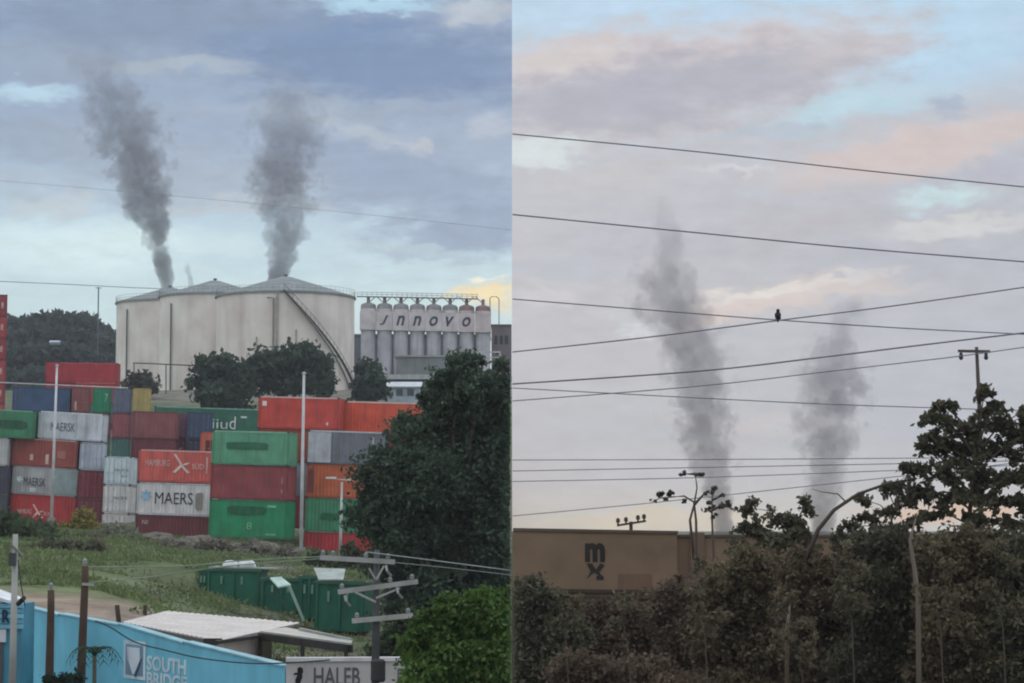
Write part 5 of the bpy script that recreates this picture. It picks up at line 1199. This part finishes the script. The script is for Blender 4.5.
# ------------------------------------------------------------------ smoke
def smoke(label, path, D_, dens, cols, group, fade, seed, rag=1.0):
    """path: (px, py, width px) from the bottom up. A tube of air round the plume's bent axis; turbulence shapes the smoke inside it"""
    k = D_ / F; P0 = P(path[0][0], path[0][1], D_); ax = [P(a, c, D_) - P0 for a, c, _ in path]; wd = [w * k / 2 * 1.12 for *_, w in path]
    top = ax[-1].z; vs, fs = [], []; n = 20; zs = np.linspace(0, top, 40); az_ = [a.z for a in ax]
    for i, z in enumerate(zs):
        cx_ = np.interp(z, az_, [a.x for a in ax]); w = np.interp(z, az_, wd) * 1.75 + .5
        for q in range(n): vs.append((cx_ + w * math.cos(2 * math.pi * q / n), w * math.sin(2 * math.pi * q / n), z))
    for i in range(len(zs) - 1):
        for q in range(n): a, b_ = i * n + q, i * n + (q + 1) % n; fs.append((a, b_, b_ + n, a + n))
    fs += [tuple(range(n))[::-1], tuple(range((len(zs) - 1) * n, len(zs) * n))]
    me = bpy.data.meshes.new('smoke_plume'); me.from_pydata(vs, [], fs); me.update()
    o = link('smoke_plume', me, None); o.location = P0; tag(o, label, 'smoke', group)
    m = bpy.data.materials.new('smoke'); m.use_nodes = True; t = m.node_tree; t.nodes.clear(); m.cycles.volume_step_rate = .42
    def nn(ty, **kw):
        x = t.nodes.new(ty)
        for a, b_ in kw.items(): setattr(x, a, b_)
        return x
    def mt(op, a, b_=None, c=None):
        x = nn('ShaderNodeMath', operation=op)
        for q, v in enumerate((a, b_, c)):
            if v is None: continue
            if isinstance(v, bpy.types.NodeSocket): t.links.new(v, x.inputs[q])
            else: x.inputs[q].default_value = v
        return x.outputs[0]
    out = nn('ShaderNodeOutputMaterial'); pv = nn('ShaderNodeVolumePrincipled'); t.links.new(pv.outputs[0], out.inputs['Volume'])
    pv.inputs['Color'].default_value = (*cols, 1); pv.inputs['Anisotropy'].default_value = 0
    tcn = nn('ShaderNodeTexCoord'); sp_ = nn('ShaderNodeSeparateXYZ'); t.links.new(tcn.outputs['Object'], sp_.inputs[0])
    h = mt('DIVIDE', sp_.outputs[2], top)
    rp = nn('ShaderNodeValToRGB'); t.links.new(h, rp.inputs[0]); e = rp.color_ramp.elements
    xs_ = [a.x for a in ax]; x0, x1 = min(xs_) - .01, max(xs_) + .01; wm_ = max(wd)
    for i in range(24):
        f_ = i / 23; z = f_ * top; x = e[i] if i < 2 else e.new(f_); x.position = f_
        x.color = ((np.interp(z, az_, xs_) - x0) / (x1 - x0), np.interp(z, az_, wd) / wm_, np.interp(f_, [a for a, _ in fade], [v for _, v in fade]) / 8, 1)
    sc = nn('ShaderNodeSeparateColor'); t.links.new(rp.outputs[0], sc.inputs[0])
    axx = mt('MULTIPLY_ADD', sc.outputs[0], x1 - x0, x0); w_ = mt('MULTIPLY', sc.outputs[1], wm_)
    dx = mt('DIVIDE', mt('SUBTRACT', sp_.outputs[0], axx), w_); dy = mt('DIVIDE', sp_.outputs[1], w_)
    rr = mt('SQRT', mt('ADD', mt('MULTIPLY', dx, dx), mt('MULTIPLY', dy, dy)))
    off = nn('ShaderNodeVectorMath', operation='ADD'); t.links.new(tcn.outputs['Object'], off.inputs[0]); off.inputs[1].default_value = (seed * 7.3, seed * 3.1, seed * 5.7)
    acc = 0.0
    for sc_, det, am in ((.13, 1, 1.3), (1.3, 3, .7 * rag)):
        nz = nn('ShaderNodeTexNoise'); nz.inputs['Scale'].default_value = sc_; nz.inputs['Detail'].default_value = det; nz.inputs['Roughness'].default_value = .6; t.links.new(off.outputs[0], nz.inputs['Vector'])
        acc = mt('ADD', acc, mt('MULTIPLY', mt('SUBTRACT', nz.outputs[0], .5), am * rag))
    for sc_, am in ((.26, 1.15), (.68, .75)):
        vz = nn('ShaderNodeTexVoronoi', feature='F1'); vz.inputs['Scale'].default_value = sc_
        t.links.new(off.outputs[0], vz.inputs['Vector']); acc = mt('ADD', acc, mt('MULTIPLY', mt('SUBTRACT', vz.outputs['Distance'], .46), am))
    grow = mt('MINIMUM', mt('MULTIPLY_ADD', h, 2.6, .30), 1.0)      # the turbulence grows as the smoke climbs
    acc = mt('ADD', mt('ADD', rr, -.10), mt('MULTIPLY', acc, grow))
    # towards the top the smoke loosens: the edge softens
    lo = mt('MULTIPLY_ADD', mt('POWER', h, 2.0), -.6, .86); hi = mt('MULTIPLY_ADD', h, .12, 1.0)
    ms = nn('ShaderNodeMapRange', interpolation_type='SMOOTHSTEP'); t.links.new(acc, ms.inputs[0]); t.links.new(hi, ms.inputs[1]); t.links.new(lo, ms.inputs[2]); ms.inputs[3].default_value = 0; ms.inputs[4].default_value = 1
    t.links.new(mt('MULTIPLY', mt('MULTIPLY', ms.outputs[0], sc.outputs[2]), dens * 8), pv.inputs['Density'])
    me.materials.append(m)
    return o
SG = 'smoke plumes rising behind the tanks'
smoke('dark smoke plume leaning left above the leftmost tank', [(168, 294, 9), (165, 276, 14), (160, 252, 21), (153, 222, 32), (145, 188, 47), (137, 158, 58), (125, 124, 64), (111, 92, 56), (98, 66, 50), (90, 42, 50), (86, 14, 44)], 480, .17, (.44, .45, .49), SG, [(0, 4), (.06, 3.2), (.14, 2.0), (.3, 1.1), (.6, .60), (.78, .36), (.88, .12), (1, .01)], 3)
smoke('broad grey smoke plume rising behind the tank with the stair', [(277, 290, 16), (279, 272, 20), (282, 246, 26), (287, 214, 40), (285, 186, 56), (286, 160, 54), (287, 132, 58), (290, 108, 52), (288, 84, 46), (286, 60, 44), (284, 36, 40)], 480, .145, (.46, .47, .52), SG, [(0, 4.5), (.06, 3.2), (.15, 1.7), (.3, 1.05), (.55, .75), (.72, .42), (.85, .14), (1, .01)], 11)
smoke('short thin wisp of smoke between the two plumes', [(192, 290, 5), (190, 278, 6), (187, 266, 8), (187, 260, 6)], 490, .4, (.34, .34, .38), SG, [(0, 1.0), (.5, .8), (.9, .5), (1, .1)], 5)
SG2 = 'smoke plumes seen past the brown wall'
smoke('wide pale grey plume leaning left over the brown wall', [(725, 540, 17), (720, 505, 26), (712, 470, 37), (705, 435, 46), (698, 395, 52), (692, 355, 56), (678, 316, 66), (668, 285, 60), (668, 260, 50), (670, 238, 40), (664, 214, 20), (662, 196, 14)], 480, .10, (.45, .42, .45), SG2, [(0, 3.6), (.1, 2.3), (.2, 1.1), (.4, 1.0), (.7, .8), (.88, .5), (1, .3)], 21, .82)
smoke('narrower pale grey plume with a ragged top above the shrubs', [(821, 540, 17), (823, 505, 25), (827, 470, 38), (830, 430, 52), (832, 395, 56), (833, 368, 58), (838, 342, 46), (844, 322, 38), (852, 304, 34), (856, 294, 24)], 480, .10, (.45, .42, .45), SG2, [(0, 3.6), (.1, 2.3), (.22, 1.05), (.5, 1.0), (.8, .8), (1, .4)], 33, .82)

# ------------------------------------------------------------------ evening haze over the whole place
b = MB(); b.box((-1600, -500, -7), (1600, 2700, 112))
m = bpy.data.materials.new('haze'); m.use_nodes = True; t = m.node_tree; t.nodes.clear()
pv = t.nodes.new('ShaderNodeVolumePrincipled'); pv.inputs['Density'].default_value = .00022; pv.inputs['Color'].default_value = (.93, .96, 1, 1)
t.links.new(pv.outputs[0], t.nodes.new('ShaderNodeOutputMaterial').inputs['Volume'])
o = b.build('haze', None); o.data.materials.append(m); tag(o, 'thin evening haze', kind='stuff')
